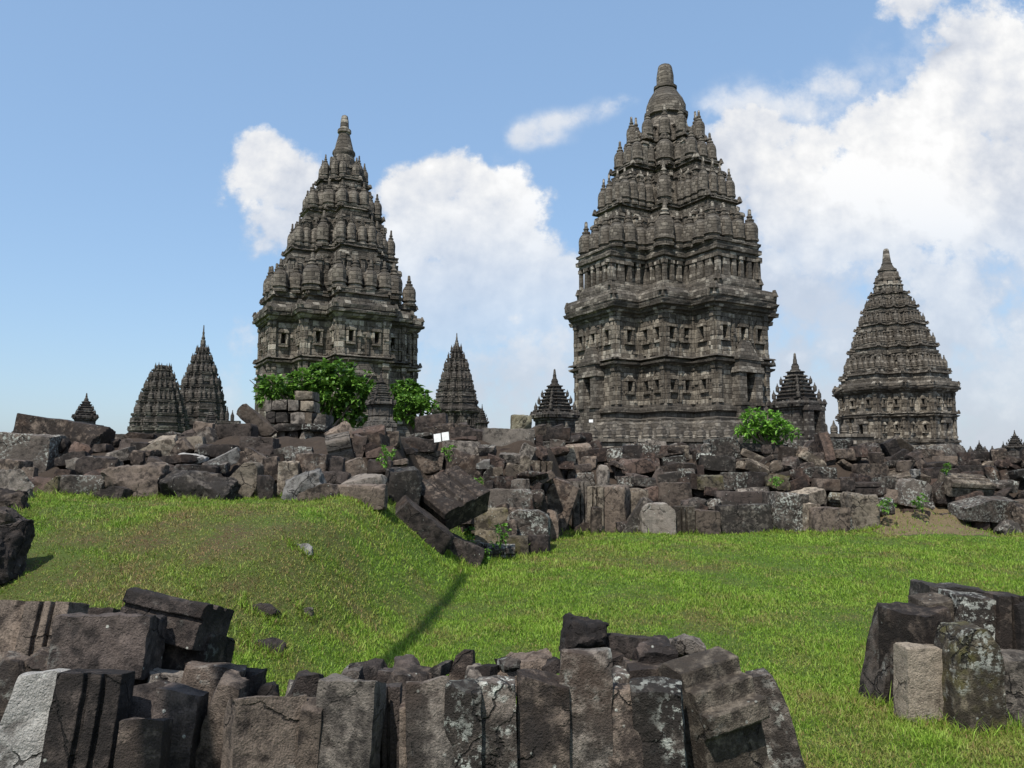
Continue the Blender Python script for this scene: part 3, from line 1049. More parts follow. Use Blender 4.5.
    if spire:
        bm = bmesh.new()
        lathe(bm, spire, 20, rib=0.02)
        # stepped collar blocks round the foot of the spire
        z0, r0 = spire[0]
        for k in range(8):
            a = k * PI / 4
            hh = (spire[2][0] - z0) * (0.9 if k % 2 == 0 else 0.65)
            box(bm, (math.cos(a) * r0 * .92, math.sin(a) * r0 * .92, z0 + hh / 2), (r0 * .42, r0 * .42, hh), a, 0.6, 0.02, rng)
            box(bm, (math.cos(a) * r0 * .92, math.sin(a) * r0 * .92, z0 + hh * .5), (r0 * .5, r0 * .5, hh * .12), a, 1, 0.02, rng)
        mesh_obj('spire', bm, mat, root, smooth=35)
    return root


ROWZ = R(30)
V_ROW = Vector((math.cos(ROWZ), math.sin(ROWZ)))
K = 0.745
# great central temple
c = at(673, 440, 88)
temple('temple', 'tallest stone temple, right of centre, with a blunt bell-topped spire', (c.x, 88), ROWZ, 10.6,
       dict(ground=0.6, base=8.2, mid=12.6, cor0=17.4, cor1=20.0),
       [(25.0, 29.2, 10.5, 9.6, 8.75, 29.2, 4, True),
        (30.3, 34.4, 8.6, 7.75, 6.75, 34.1, 4, False),
        (35.2, 39.0, 6.55, 5.6, 4.8, 37.9, 3, False),
        (38.4, 42.3, 4.5, 3.95, 2.4, 40.6, 2, False)],
       [(38.4, 2.9), (40.2, 2.75), (41.6, 2.3), (42.2, 2.2), (42.3, 2.55), (42.7, 2.55), (42.8, 2.3), (43.6, 2.3), (44.5, 1.95), (45.3, 1.45), (45.75, 1.2), (45.8, 1.35), (46.1, 1.35),
        (46.15, 1.0), (47.4, 1.0), (48.5, 0.82), (48.75, 0.7), (48.95, 0.35)], TM, seed=3, door=(1.2, 3.0, 8.25, 1.1), ratios=[(.56, .28), (.50, .25), (.50, .26), (.62, .34)])


def scaled_rows(c1, top, cC, drop=0, n=(3, 3, 3, 2)):
    H = top - c1
    t = [(.07, .225, .93, .85, .71, .25), (.30, .44, .69, .61, .51, .45), (.495, .62, .50, .43, .33, .61), (.655, .77, .32, .265, .15, .73)]
    rows = []
    for i, (a, b, cp, cr, ci, zi) in enumerate(t[:4 - drop]):
        rows.append((c1 + a * H, c1 + b * H, cp * cC, cr * cC, ci * cC, c1 + zi * H, n[i], False))
    sp = [(.665, .17), (.74, .155), (.79, .135), (.80, .15), (.815, .145), (.82, .125), (.86, .10), (.905, .07), (.91, .09), (.925, .088), (.93, .058), (.97, .052), (.995, .04), (1.0, .02)]
    return rows, [(c1 + a * H, r * cC) for a, r in sp]


c = at(337, 440, 70)
rows, sp = scaled_rows(15.3, 34.3, 6.9, n=(4, 4, 3, 2))
temple('temple', 'second tallest stone temple, left of centre, rising behind the green bushes', (c.x, 70), ROWZ, 6.45,
       dict(ground=0.6, base=6.0, mid=10.7, cor0=14.0, cor1=15.4), rows, sp, TM, seed=8, door=(0.8, 2.2, 6.3, 0.5), ratios=[(.62, .33), (.58, .32), (.58, .33), (.62, .34)])
c = at(896, 440, 113)
rows = [(15.6, 17.5, 7.0, 6.45, 5.7, 17.9, 6, False), (19.3, 20.9, 5.7, 5.25, 4.6, 21.4, 6, False), (22.5, 23.8, 4.6, 4.2, 3.6, 24.1, 5, False),
        (25.0, 26.2, 3.55, 3.2, 2.6, 26.4, 4, False), (27.1, 28.4, 2.5, 2.2, 1.6, 28.4, 3, False)]
sp = [(28.2, 1.6), (29.6, 1.4), (30.4, 1.15), (30.5, 1.3), (30.8, 1.25), (30.9, 1.0), (31.5, .7), (31.6, .75), (31.8, .6), (32.6, .5), (33.7, .38), (33.9, .25)]
temple('temple', 'broad pale grey stone temple standing farthest right with a slim pointed tip', (c.x, 113), ROWZ, 7.3,
       dict(ground=0.6, base=5.9, mid=9.1, cor0=12.1, cor1=13.7), rows, sp, TM, seed=12, door=(0.7, 1.8, 6.1, 0.4), ratios=[(.66, .34)])
# lesser temples behind
def outline_rows(D, sil, n_arm):
    rows, prev = [], None
    for i, (y, half) in enumerate(sil[1:]):
        zb = at(512, y, D).z
        nxt = sil[i + 2] if i + 2 < len(sil) else (y - 8, half * .55)
        zn = at(512, nxt[0], D).z
        k = D / FOC / 1.06
        c_ = half * k
        rows.append((zb, zb + (zn - zb) * .80, c_ * 1.0, c_ * .86, nxt[1] * k * 1.06, zb + (zn - zb) * .55, n_arm[i], False))
    return rows


for (px, D, sil, na, ytop, lab, sd_) in [
        (199, 118, [(440, 28), (430, 27.5), (415, 26), (400, 23.5), (386, 19.5), (373, 15), (361, 10.5), (352, 6.5)], (4, 4, 4, 3, 3, 3, 2), 325, 'dark pointed stone temple far left, behind the flat-topped ruined one', 21),
        (159, 108, [(438, 30), (427, 28.5), (414, 26), (401, 22), (389, 17.5), (378, 13), (370, 9)], (4, 4, 4, 3, 3, 2), None, 'dark stone temple far left whose roof ends flat without a spire', 22),
        (456, 120, [(408, 25), (400, 22.5), (390, 20), (380, 17), (369, 13.5), (359, 10), (351, 6)], (4, 4, 3, 3, 2, 2), 333, 'dark narrow stone temple rising between the two tallest temples', 23)]:
    c = at(px, 440, D)
    c1 = at(px, sil[0][0], D).z
    cC = sil[0][1] * D / FOC / 1.06
    rows = outline_rows(D, sil, na)
    sp = None
    if ytop:
        z0, z1 = rows[-1][5] - .2, at(px, ytop, D).z
        r0 = rows[-1][4] * .62
        sp = [(z0 + (z1 - z0) * a, r0 * r) for a, r in [(0, 1), (.2, .95), (.4, .7), (.42, .8), (.48, .75), (.5, .55), (.62, .4), (.64, .5), (.7, .45), (.72, .32), (.97, .22), (1, .12)]]
    temple('temple', lab, (c.x, D), ROWZ + R(8), cC * 0.94,
           dict(ground=0.6, base=max(2.0, c1 - 6.5), mid=c1 - 4, cor0=c1 - 1.0, cor1=c1), rows, sp, TM_FAR, seed=sd_, detail=0.5)


def shrine(px, D, ytop, ycor, half, label, name='shrine', levels=3, rz=ROWZ, ground=0.8, seed=1, cat='shrine', door=False, mat=None):
    """small square shrine: moulded foot, cell, stepped roof with small finials"""
    rng = random.Random(seed)
    c = at(px, 440, D)
    top = at(px, ytop, D).z
    zc = at(px, ycor, D).z
    r = half * D / FOC / 1.2
    root = empty(name, (c.x, D, 0), rz)
    setp(root, label, cat)
    mat = mat or TM_SMALL
    H = top - zc
    bm = bmesh.new()
    e = r * 0.12
    hb = r * 1.6
    loft(bm, [(ground, r, e * 1.6), (zc - hb - r * .3, r, e * 1.6), (zc - hb - r * .25, r, e * .6), (zc - hb - r * .1, r, e * .8), (zc - hb, r, -e * .6),
              (zc - r * .5, r, -e * .6), (zc - r * .45, r, 0), (zc - r * .35, r, 0), (zc - r * .3, r, e * .9), (zc - r * .12, r, e * 1.2), (zc, r, e * .5)], 0.5 * r, 0.9, 0.45, 0.012 * r, rng)
    antefixes(bm, r, e * .8, zc - r * .14, r * .2, r * .4, 0.9, .45, rng, .05)
    mesh_obj('cell', bm, mat, root)
    if door:
        bm = bmesh.new()
        w, hh = r * .42, r * 1.15
        z0 = zc - r * .5 - hh
        for k in (0, 3):
            nd = Vector((math.cos(k * PI / 2), math.sin(k * PI / 2)))
            td = Vector((-nd.y, nd.x))
            for s in (-1, 1):
                q = nd * (r * 1.08) + td * s * w
                box(bm, (q.x, q.y, z0 + hh / 2), (r * .35, w * .9, hh), k * PI / 2, 1, .01, rng)
            q = nd * (r * 1.08)
            box(bm, (q.x, q.y, z0 + hh + r * .12), (r * .42, w * 3.2, r * .25), k * PI / 2, .9, .01, rng)
            box(bm, (q.x, q.y, z0 - r * .15), (r * .4, w * 3.2, r * .3), k * PI / 2, 1, .01, rng)
        mesh_obj('door_frame', bm, mat, root)
    me = ratna_mesh('finial', r * .34, H * .26, 10)
    me.materials.append(mat)
    z, q = zc, r * 0.9
    for lv in range(levels):
        h = H * 0.62 / levels
        q2 = r * (0.9 - 0.62 * (lv + 1) / levels)
        bm = bmesh.new()
        loft(bm, [(z, q, 0), (z + h * .25, q, 0), (z + h * .3, q, e * .5), (z + h * .45, q, e * .5), (z + h * .5, q2 + (q - q2) * .4, 0),
                  (z + h * .8, q2 + (q - q2) * .4, 0), (z + h * .85, q2 + (q - q2) * .4, e * .5), (z + h, q2 + (q - q2) * .4, e * .4), (z + h, q2, 0)], .4 * r, 0.85, 0.42, 0.01 * r, rng)
        mesh_obj('roof_tier', bm, mat, root)
        if lv < levels - 1:
            for sx in (-1, 1):
                for sy in (-1, 1):
                    o = bpy.data.objects.new('finial', me)
                    COL.objects.link(o)
                    o.parent = root
                    o.location = (sx * q * .88, sy * q * .88, z + h * .45)
                    k = (q / r) ** .5 * .72
                    o.scale = (k, k, k)
        z += h
        q = q2
    bm = bmesh.new()
    hh = top - z
    lathe(bm, [(z, q * .95), (z + hh * .1, q * .95), (z + hh * .12, q * .7), (z + hh * .3, q * .72), (z + hh * .34, q * .55), (z + hh * .38, q * .6), (z + hh * .42, q * .42), (z + hh * .6, q * .34),
               (z + hh * .62, q * .4), (z + hh * .66, q * .3), (z + hh * .95, q * .2), (z + hh, q * .1)], 12)
    mesh_obj('spire', bm, mat, root, smooth=35)
    return root


shrine(555, 74, 369, 413, 21, 'small dark shrine with stepped roof just left of the tallest temple', seed=2, levels=4)
shrine(798, 76, 353, 402, 23, 'small shrine with a dark doorway just right of the tallest temple', seed=3, levels=4, door=True)
shrine(84, 42, 393, 416, 12, 'small tiered stone pinnacle above the long beam on the far left', seed=4, levels=3, name='stone_pinnacle', cat='pinnacle')
shrine(380, 15.6, 371, 402, 14, 'squat stepped stone shrine between the two green bushes', seed=5, levels=4, ground=1.6)
shrine(1015, 70, 430, 446, 8, 'tiny tiered pinnacle nearest the right edge of the skyline', seed=6, name='stone_pinnacle', cat='pinnacle')
shrine(979, 70, 440, 452, 5, 'tiny tiered pinnacle beside the base of the right temple', seed=7, name='stone_pinnacle', cat='pinnacle')
shrine(1003, 74, 441, 452, 3.6, 'tiny thin pinnacle between the two other pinnacles on the right', seed=8, name='stone_pinnacle', cat='pinnacle')
shrine(210, 44, 403, 423, 7, 'small pale bell-shaped pinnacle below the far left temples', seed=9, name='stone_pinnacle', cat='pinnacle')
shrine(482, 90, 404, 422, 6, 'small dark pinnacle at the right foot of the narrow middle temple', seed=10, name='stone_pinnacle', cat='pinnacle')


def balustrade(pxa, pxb, D, ytop, ytip, w_px, label, seed, mat, Db=None):
    Db = Db or D
    A, B = at(pxa, ytop, D), at(pxb, ytop, Db)
    root = empty('balustrade', (A.x, A.y, 0), math.atan2(B.y - A.y, B.x - A.x))
    setp(root, label, 'balustrade')
    L = math.hypot(B.x - A.x, B.y - A.y)
    rng = random.Random(seed)
    bm = bmesh.new()
    zt = A.z
    h = at(pxa, ytip, D).z - zt
    w = w_px * D / FOC
    for (z0, z1, th) in ((0.6, zt - .7 * h, .9 * w), (zt - .7 * h, zt - .45 * h, 1.2 * w), (zt - .45 * h, zt - .2 * h, .8 * w), (zt - .2 * h, zt, 1.15 * w)):
        box(bm, (L / 2, 0, (z0 + z1) / 2), (L, th, z1 - z0 + .01), 0, 1, 0.0, rng)
    mesh_obj('wall', bm, mat, root)
    me = ratna_mesh('finial', w * .84, h * 1.12, 12)
    me.materials.append(mat)
    n = int(L / w)
    for i in range(n):
        if rng.random() < .06:
            continue
        o = bpy.data.objects.new('finial', me)
        COL.objects.link(o)
        o.parent = root
        o.location = ((i + .5) * L / n, 0, zt)
        s = rng.uniform(.88, 1.08)
        o.scale = (s, s, s * rng.uniform(.8, 1.1))
    return root


balustrade(560, 735, 68, 439, 423, 13, 'low terrace wall topped with a row of bulbous finials below the tallest temple', 1, TM)
balustrade(818, 872, 84, 434, 419, 10, 'low finial-topped wall between the small doorway shrine and the right temple', 2, TM)
balustrade(960, 1040, 80, 455, 447, 7, 'low distant wall with little finials at the right edge', 3, TM_SMALL)
balustrade(214, 240, 50, 421, 408, 5, 'short low wall of small finials left of the big left temple', 4, TM_SMALL)
# ---------------------------------------------------------------- stones


def grid_cube(nx, ny, nz):
    idx, V, F = {}, [], []

    def vid(i, j, k):
        t = (i, j, k)
        if t not in idx:
            idx[t] = len(V)
            V.append((2 * i / nx - 1, 2 * j / ny - 1, 2 * k / nz - 1))
        return idx[t]
    for i in range(nx):
        for j in range(ny):
            F.append((vid(i, j, 0), vid(i, j + 1, 0), vid(i + 1, j + 1, 0), vid(i + 1, j, 0)))
            F.append((vid(i, j, nz), vid(i + 1, j, nz), vid(i + 1, j + 1, nz), vid(i, j + 1, nz)))
    for i in range(nx):
        for k in range(nz):
            F.append((vid(i, 0, k), vid(i + 1, 0, k), vid(i + 1, 0, k + 1), vid(i, 0, k + 1)))
            F.append((vid(i, ny, k), vid(i, ny, k + 1), vid(i + 1, ny, k + 1), vid(i + 1, ny, k)))
    for j in range(ny):
        for k in range(nz):
            F.append((vid(0, j, k), vid(0, j, k + 1), vid(0, j + 1, k + 1), vid(0, j + 1, k)))
            F.append((vid(nx, j, k), vid(nx, j + 1, k), vid(nx, j + 1, k + 1), vid(nx, j, k + 1)))
    return np.array(V), F


def stone_mesh(kind, W, D, H, seed, px=30, crisp=False):
    rng = np.random.default_rng(seed)
    m = max(W, D, H)
    cell = max(m / max(9, px / 2.6), m / 44)
    nx, ny, nz = (int(np.clip(s / cell, 4, 44)) for s in (W, D, H))
    if kind == 'grooved':
        nx = max(nx, 22)
    if kind in ('ledge', 'steps'):
        nz = max(nz, 22)
    V, F = grid_cube(nx, ny, nz)
    S = np.array([W, D, H]) / 2
    # plan shapes carved as planes the points are pressed onto
    planes = []

    def pl(n, d):
        n = np.array(n, float)
        L = np.linalg.norm(n)
        planes.append((n / L, d / L))
    wear = rng.uniform(0.015, 0.045) if crisp else rng.uniform(0.03, 0.09)
    for a in range(3):
        for b in range(a + 1, 3):
            for sa in (-1, 1):
                for sb in (-1, 1):
                    n = np.zeros(3)
                    n[a], n[b] = sa, sb
                    pl(n, 2 - wear * rng.uniform(0.5, 2.2))
    if kind == 'boulder':
        for k in range(11):
            n = rng.normal(0, 1, 3)
            n /= np.abs(n).max()
            pl(n, rng.uniform(0.95, 1.35) * (1 if np.abs(n).sum() < 1.6 else 1.15))
    else:
        for k in range(rng.integers(3, 8) if kind in ('block', 'slant', 'round') else 2):
            n = np.sign(rng.normal(0, 1, 3)) * rng.uniform(0.2, 1.0, 3)
            pl(n, np.abs(n).sum() - (rng.uniform(0.05, 0.26) if crisp else rng.uniform(0.10, 0.50)))
        # faces slightly out of true
        for a in range(3):
            for s in (-1, 1):
                n = rng.normal(0, 0.05, 3)
                n[a] = s
                pl(n, rng.uniform(0.93, 1.0))
    if kind == 'round':
        for t in (35, 55, 72):
            for s in (-1, 1):
                pl((s * math.sin(R(t)), 0, math.cos(R(t))), 1.06 + 0.03 * rng.normal())
    if kind == 'gable':
        pl((0.55, 0, 1), 0.9)
        pl((-0.55, 0, 1), 0.9)
    if kind == 'slant':
        pl((-0.75, 0, 1), 0.85)
    P = V.copy()
    for n, d in planes:
        e = P @ n - d
        P -= np.where(e > 0, e, 0)[:, None] * n[None, :]
    if kind == 'grooved':
        x = V[:, 0]
        c1, c2, c3 = sorted(rng.uniform(-0.75, 0.75, 3))
        g = np.where(x < c1, 0.0, np.where(x < c2, 0.22, np.where(x < c3, 0.06, 0.3)))
        g = g + 0.22 * (np.abs(x - c2) < 0.09)
        P[:, 1] = np.where(P[:, 1] < 0.2, P[:, 1] + g * 0.75, P[:, 1])
    if kind == 'ledge':
        z = V[:, 2]
        g = np.where(z > 0.45, 0.0, np.where(z > 0.15, 0.16, np.where(z > -0.1, 0.30, 0.12)))
        P[:, 1] = np.where(P[:, 1] < 0, P[:, 1] + g, P[:, 1])
    if kind == 'steps':
        # body with an overhanging crown of three steps
        z = V[:, 2]
        f = np.where(z > 0.78, 0.62, np.where(z > 0.58, 0.80, np.where(z > 0.36, 1.0, 0.70)))
        P[:, 1] = np.where(P[:, 1] < 0.4, P[:, 1] + (1 - f) * 0.9, P[:, 1])
        P[:, 2] += 0
        P[:, 0] *= np.where(z > 0.42, 1.0, 0.93)
    P = P * S
    if kind not in ('boulder', 'steps', 'ledge'):
        o2 = rng.uniform(-50, 50, 2)
        for i in np.nonzero(V[:, 2] > 0.55)[0]:
            e = noise.fractal(Vector((P[i, 0] * 3 / m + o2[0], P[i, 1] * 3 / m + o2[1], 0)), .9, 2.0, 3)
            P[i, 2] += min(.020, 0.05 * H) * e * (V[i, 2] - .55) / .45
    amp = min(min(W, D, H), 0.5) * (0.09 if kind == 'boulder' else 0.030) + 0.003
    sc1, sc2, sc3 = 2.2 / m, 6.5 / m, 17.0 / m
    o = rng.uniform(-50, 50, 3)
    out = []
    for p in P:
        q = Vector(p + o)
        v1 = noise.noise_vector(q * sc1)
        v2 = noise.noise_vector(q * sc2)
        v = v1 + v2 * .7 + noise.noise_vector(q * sc3) * .4
        out.append((p[0] + amp * v.x, p[1] + amp * v.y, p[2] + amp * v.z))
    me = bpy.data.meshes.new('stone')
    me.from_pydata(out, [], F)
    me.update()
    for f in me.polygons:
        f.use_smooth = True
    me.set_sharp_from_angle(angle=R(32))
    return me


def profile_mesh(kind, W, D, H, seed, px=60):
    """a carved stone: an outline with ledges or flutes drawn out along the stone, then worn"""
    rng = np.random.default_rng(seed)
    if kind == 'steps':        # outline in (depth, height), drawn out sideways
        o = [(-.34, -.5), (-.34, .10), (-.38, .12), (-.50, .14), (-.50, .25), (-.34, .26), (-.34, .36), (-.16, .37), (-.16, .46), (.16, .50), (.5, .42), (.5, -.5)]
        S, L, ax = (D, H), W, 0
    elif kind == 'ledge':
        o = [(-.44, -.5), (-.46, .02), (-.40, .05), (-.40, .12), (-.5, .15), (-.5, .40), (-.44, .47), (-.22, .5), (-.19, .41), (-.09, .41), (-.06, .5), (.12, .5), (.14, .44), (.2, .44), (.22, .5), (.5, .5), (.5, -.5)]
        S, L, ax = (D, H), W, 0
    else:                      # flutes: outline in (width, depth), drawn out upwards
        k = rng.uniform(-.12, .08)
        o = [(-.5, -.5), (k - .14, -.5), (k - .12, -.36), (k - .05, -.34), (k - .03, -.47), (k + .13, -.47), (k + .15, -.30), (k + .20, -.30), (k + .22, -.42), (.5, -.42), (.5, .5), (-.5, .5)]
        o = [(-x, y) for x, y in o][::-1] if seed % 2 else o
        S, L, ax = (W, D), H, 2
    o = [np.array((x * S[0], y * S[1])) for x, y in o]
    r = 0.014 * min(S)
    q = []
    n = len(o)
    for i in range(n):
        a, b, c = o[i - 1], o[i], o[(i + 1) % n]
        for t in (a, c):
            d = t - b
            m = np.linalg.norm(d)
            q.append(b + d / m * min(r, m * .3))
    cell = max(max(W, D, H) / max(12, px / 2.4), 0.012)
    ring = []
    for i in range(len(q)):
        a, b = q[i], q[(i + 1) % len(q)]
        k = max(1, int(np.linalg.norm(b - a) / cell))
        ring += [a + (b - a) * j / k for j in range(k)]
    ns = max(4, int(L / cell))
    ts = [-.5, -.5 + r / L] + [-.5 + r / L + (1 - 2 * r / L) * j / ns for j in range(1, ns)] + [.5 - r / L, .5]
    bm = bmesh.new()
    off = rng.uniform(-50, 50, 3)
    cen = sum(q) / len(q)
    m = max(W, D, H)
    amp = 0.014 * min(.5, m)
    chip = rng.uniform(-.4, .4)

    def vert(c2, t):
        sh = 1 - (r / min(S)) * 1.2 if abs(t) > .4999 else 1.0
        c2 = cen + (c2 - cen) * sh
        z = t * L
        P = Vector((z, c2[0], c2[1])) if ax == 0 else Vector((c2[0], c2[1], z))
        s = P + Vector(off)
        v = noise.noise_vector(s * (2.5 / m)) + noise.noise_vector(s * (8 / m)) * .6 + noise.noise_vector(s * (26 / m)) * .35
        return bm.verts.new(P + v * amp)
    rings = [[vert(c2, t) for c2 in ring] for t in ts]
    k = len(ring)
    for A, Bq in zip(rings[:-1], rings[1:]):
        for i in range(k):
            bm.faces.new((A[i], A[(i + 1) % k], Bq[(i + 1) % k], Bq[i]))
    bm.faces.new(rings[0][::-1])
    bm.faces.new(rings[-1])
    bmesh.ops.recalc_face_normals(bm, faces=bm.faces)
    me = bpy.data.meshes.new('stone')
    bm.to_mesh(me)
    bm.free()
    for f in me.polygons:
        f.use_smooth = True
    me.set_sharp_from_angle(angle=R(24))
    return me


NAMES = {'block': 'stone_block', 'slab': 'stone_slab', 'boulder': 'boulder', 'grooved': 'grooved_slab', 'ledge': 'moulded_block',
         'round': 'standing_stone', 'gable': 'gable_stone', 'slant': 'broken_block', 'beam': 'stone_beam', 'steps': 'moulded_block'}
SHAPE = {'block': 'squared block', 'slab': 'flat slab', 'boulder': 'rough boulder', 'grooved': 'slab with vertical grooves', 'ledge': 'moulded block',
         'round': 'round-topped stone', 'gable': 'gable-shaped stone', 'slant': 'broken block', 'beam': 'long beam', 'steps': 'block with stepped crown'}
TONE = {'dark': 'dark', 'brown': 'brown', 'grey': 'grey', 'tan': 'tan', 'pale': 'pale', 'lichen': 'lichen-spotted', 'mossy': 'mossy', 'red': 'reddish', 'sand': 'sandy'}
stones = []       # every stone: object, screen rectangle, auto label ingredients


def base_y(px):
    if px < 395:
        return 496
    if px < 470:
        return 500 + (px - 395) / 75 * 60
    if px < 548:
        return 556
    return 531


def stone(px, py, w, h, D, kind='block', mat='brown', roll=0.0, yaw=None, pitch=None, label=None, depth=None, zone='wall', group=None):
    seed = len(stones) * 7 + 11
    rng = random.Random(seed)
    if zone in ('front', 'cluster'):
        w, h = w * (.99 if zone == 'front' else .97), h * .97
    W, H = w * D / FOC, h * D / FOC
    a = abs(R(roll))
    if a > 0.15 and a < 1.3 and abs(W - H) > 0.02:
        pass
    dep = depth if depth else max(min(W, H) * 0.9, min(max(W, H) * 0.6, 0.5))
    if kind in ('slab', 'beam') and not depth:
        dep = max(0.12 * D / 4 * 0.6, min(W, H) * 0.9)
    if yaw is None:
        yaw = rng.uniform(-16, 16)
    if pitch is None:
        pitch = rng.uniform(-11, 4)
    # a stone that stands on the ground reaches a little into it
    pc = at(px, py, D)
    g = gz(pc.x, pc.y + 0.02)
    foot = pc.z - H / 2
    down = 0.0
    if zone in ('front', 'cluster') or (zone == 'wall' and py + h / 2 > base_y(px) - 9):
        if foot > g - 0.07 and foot - g < 0.45:
            down = foot - (g - 0.07)
    H += down
    k2 = {'slab': 'block', 'beam': 'block'}.get(kind, kind)
    if kind in ('steps', 'ledge', 'grooved'):
        me = profile_mesh(kind, W, dep, H, seed, max(w, h))
    else:
        me = stone_mesh(k2, W, dep, H, seed, max(w, h), zone in ('front', 'cluster'))
    me.name = NAMES[kind]
    o = mesh_obj(NAMES[kind], me, STONE[mat])
    p = at(px, py, D)
    o.location = (p.x * (1 + dep / 2 / D), p.y + dep / 2, p.z - down / 2)
    o.rotation_euler = Euler((R(pitch), R(roll), R(yaw)), 'XYZ')
    stones.append(dict(o=o, px=px, py=py, w=w, h=h, kind=kind, mat=mat, roll=roll, label=label, zone=zone, D=D))
    return o


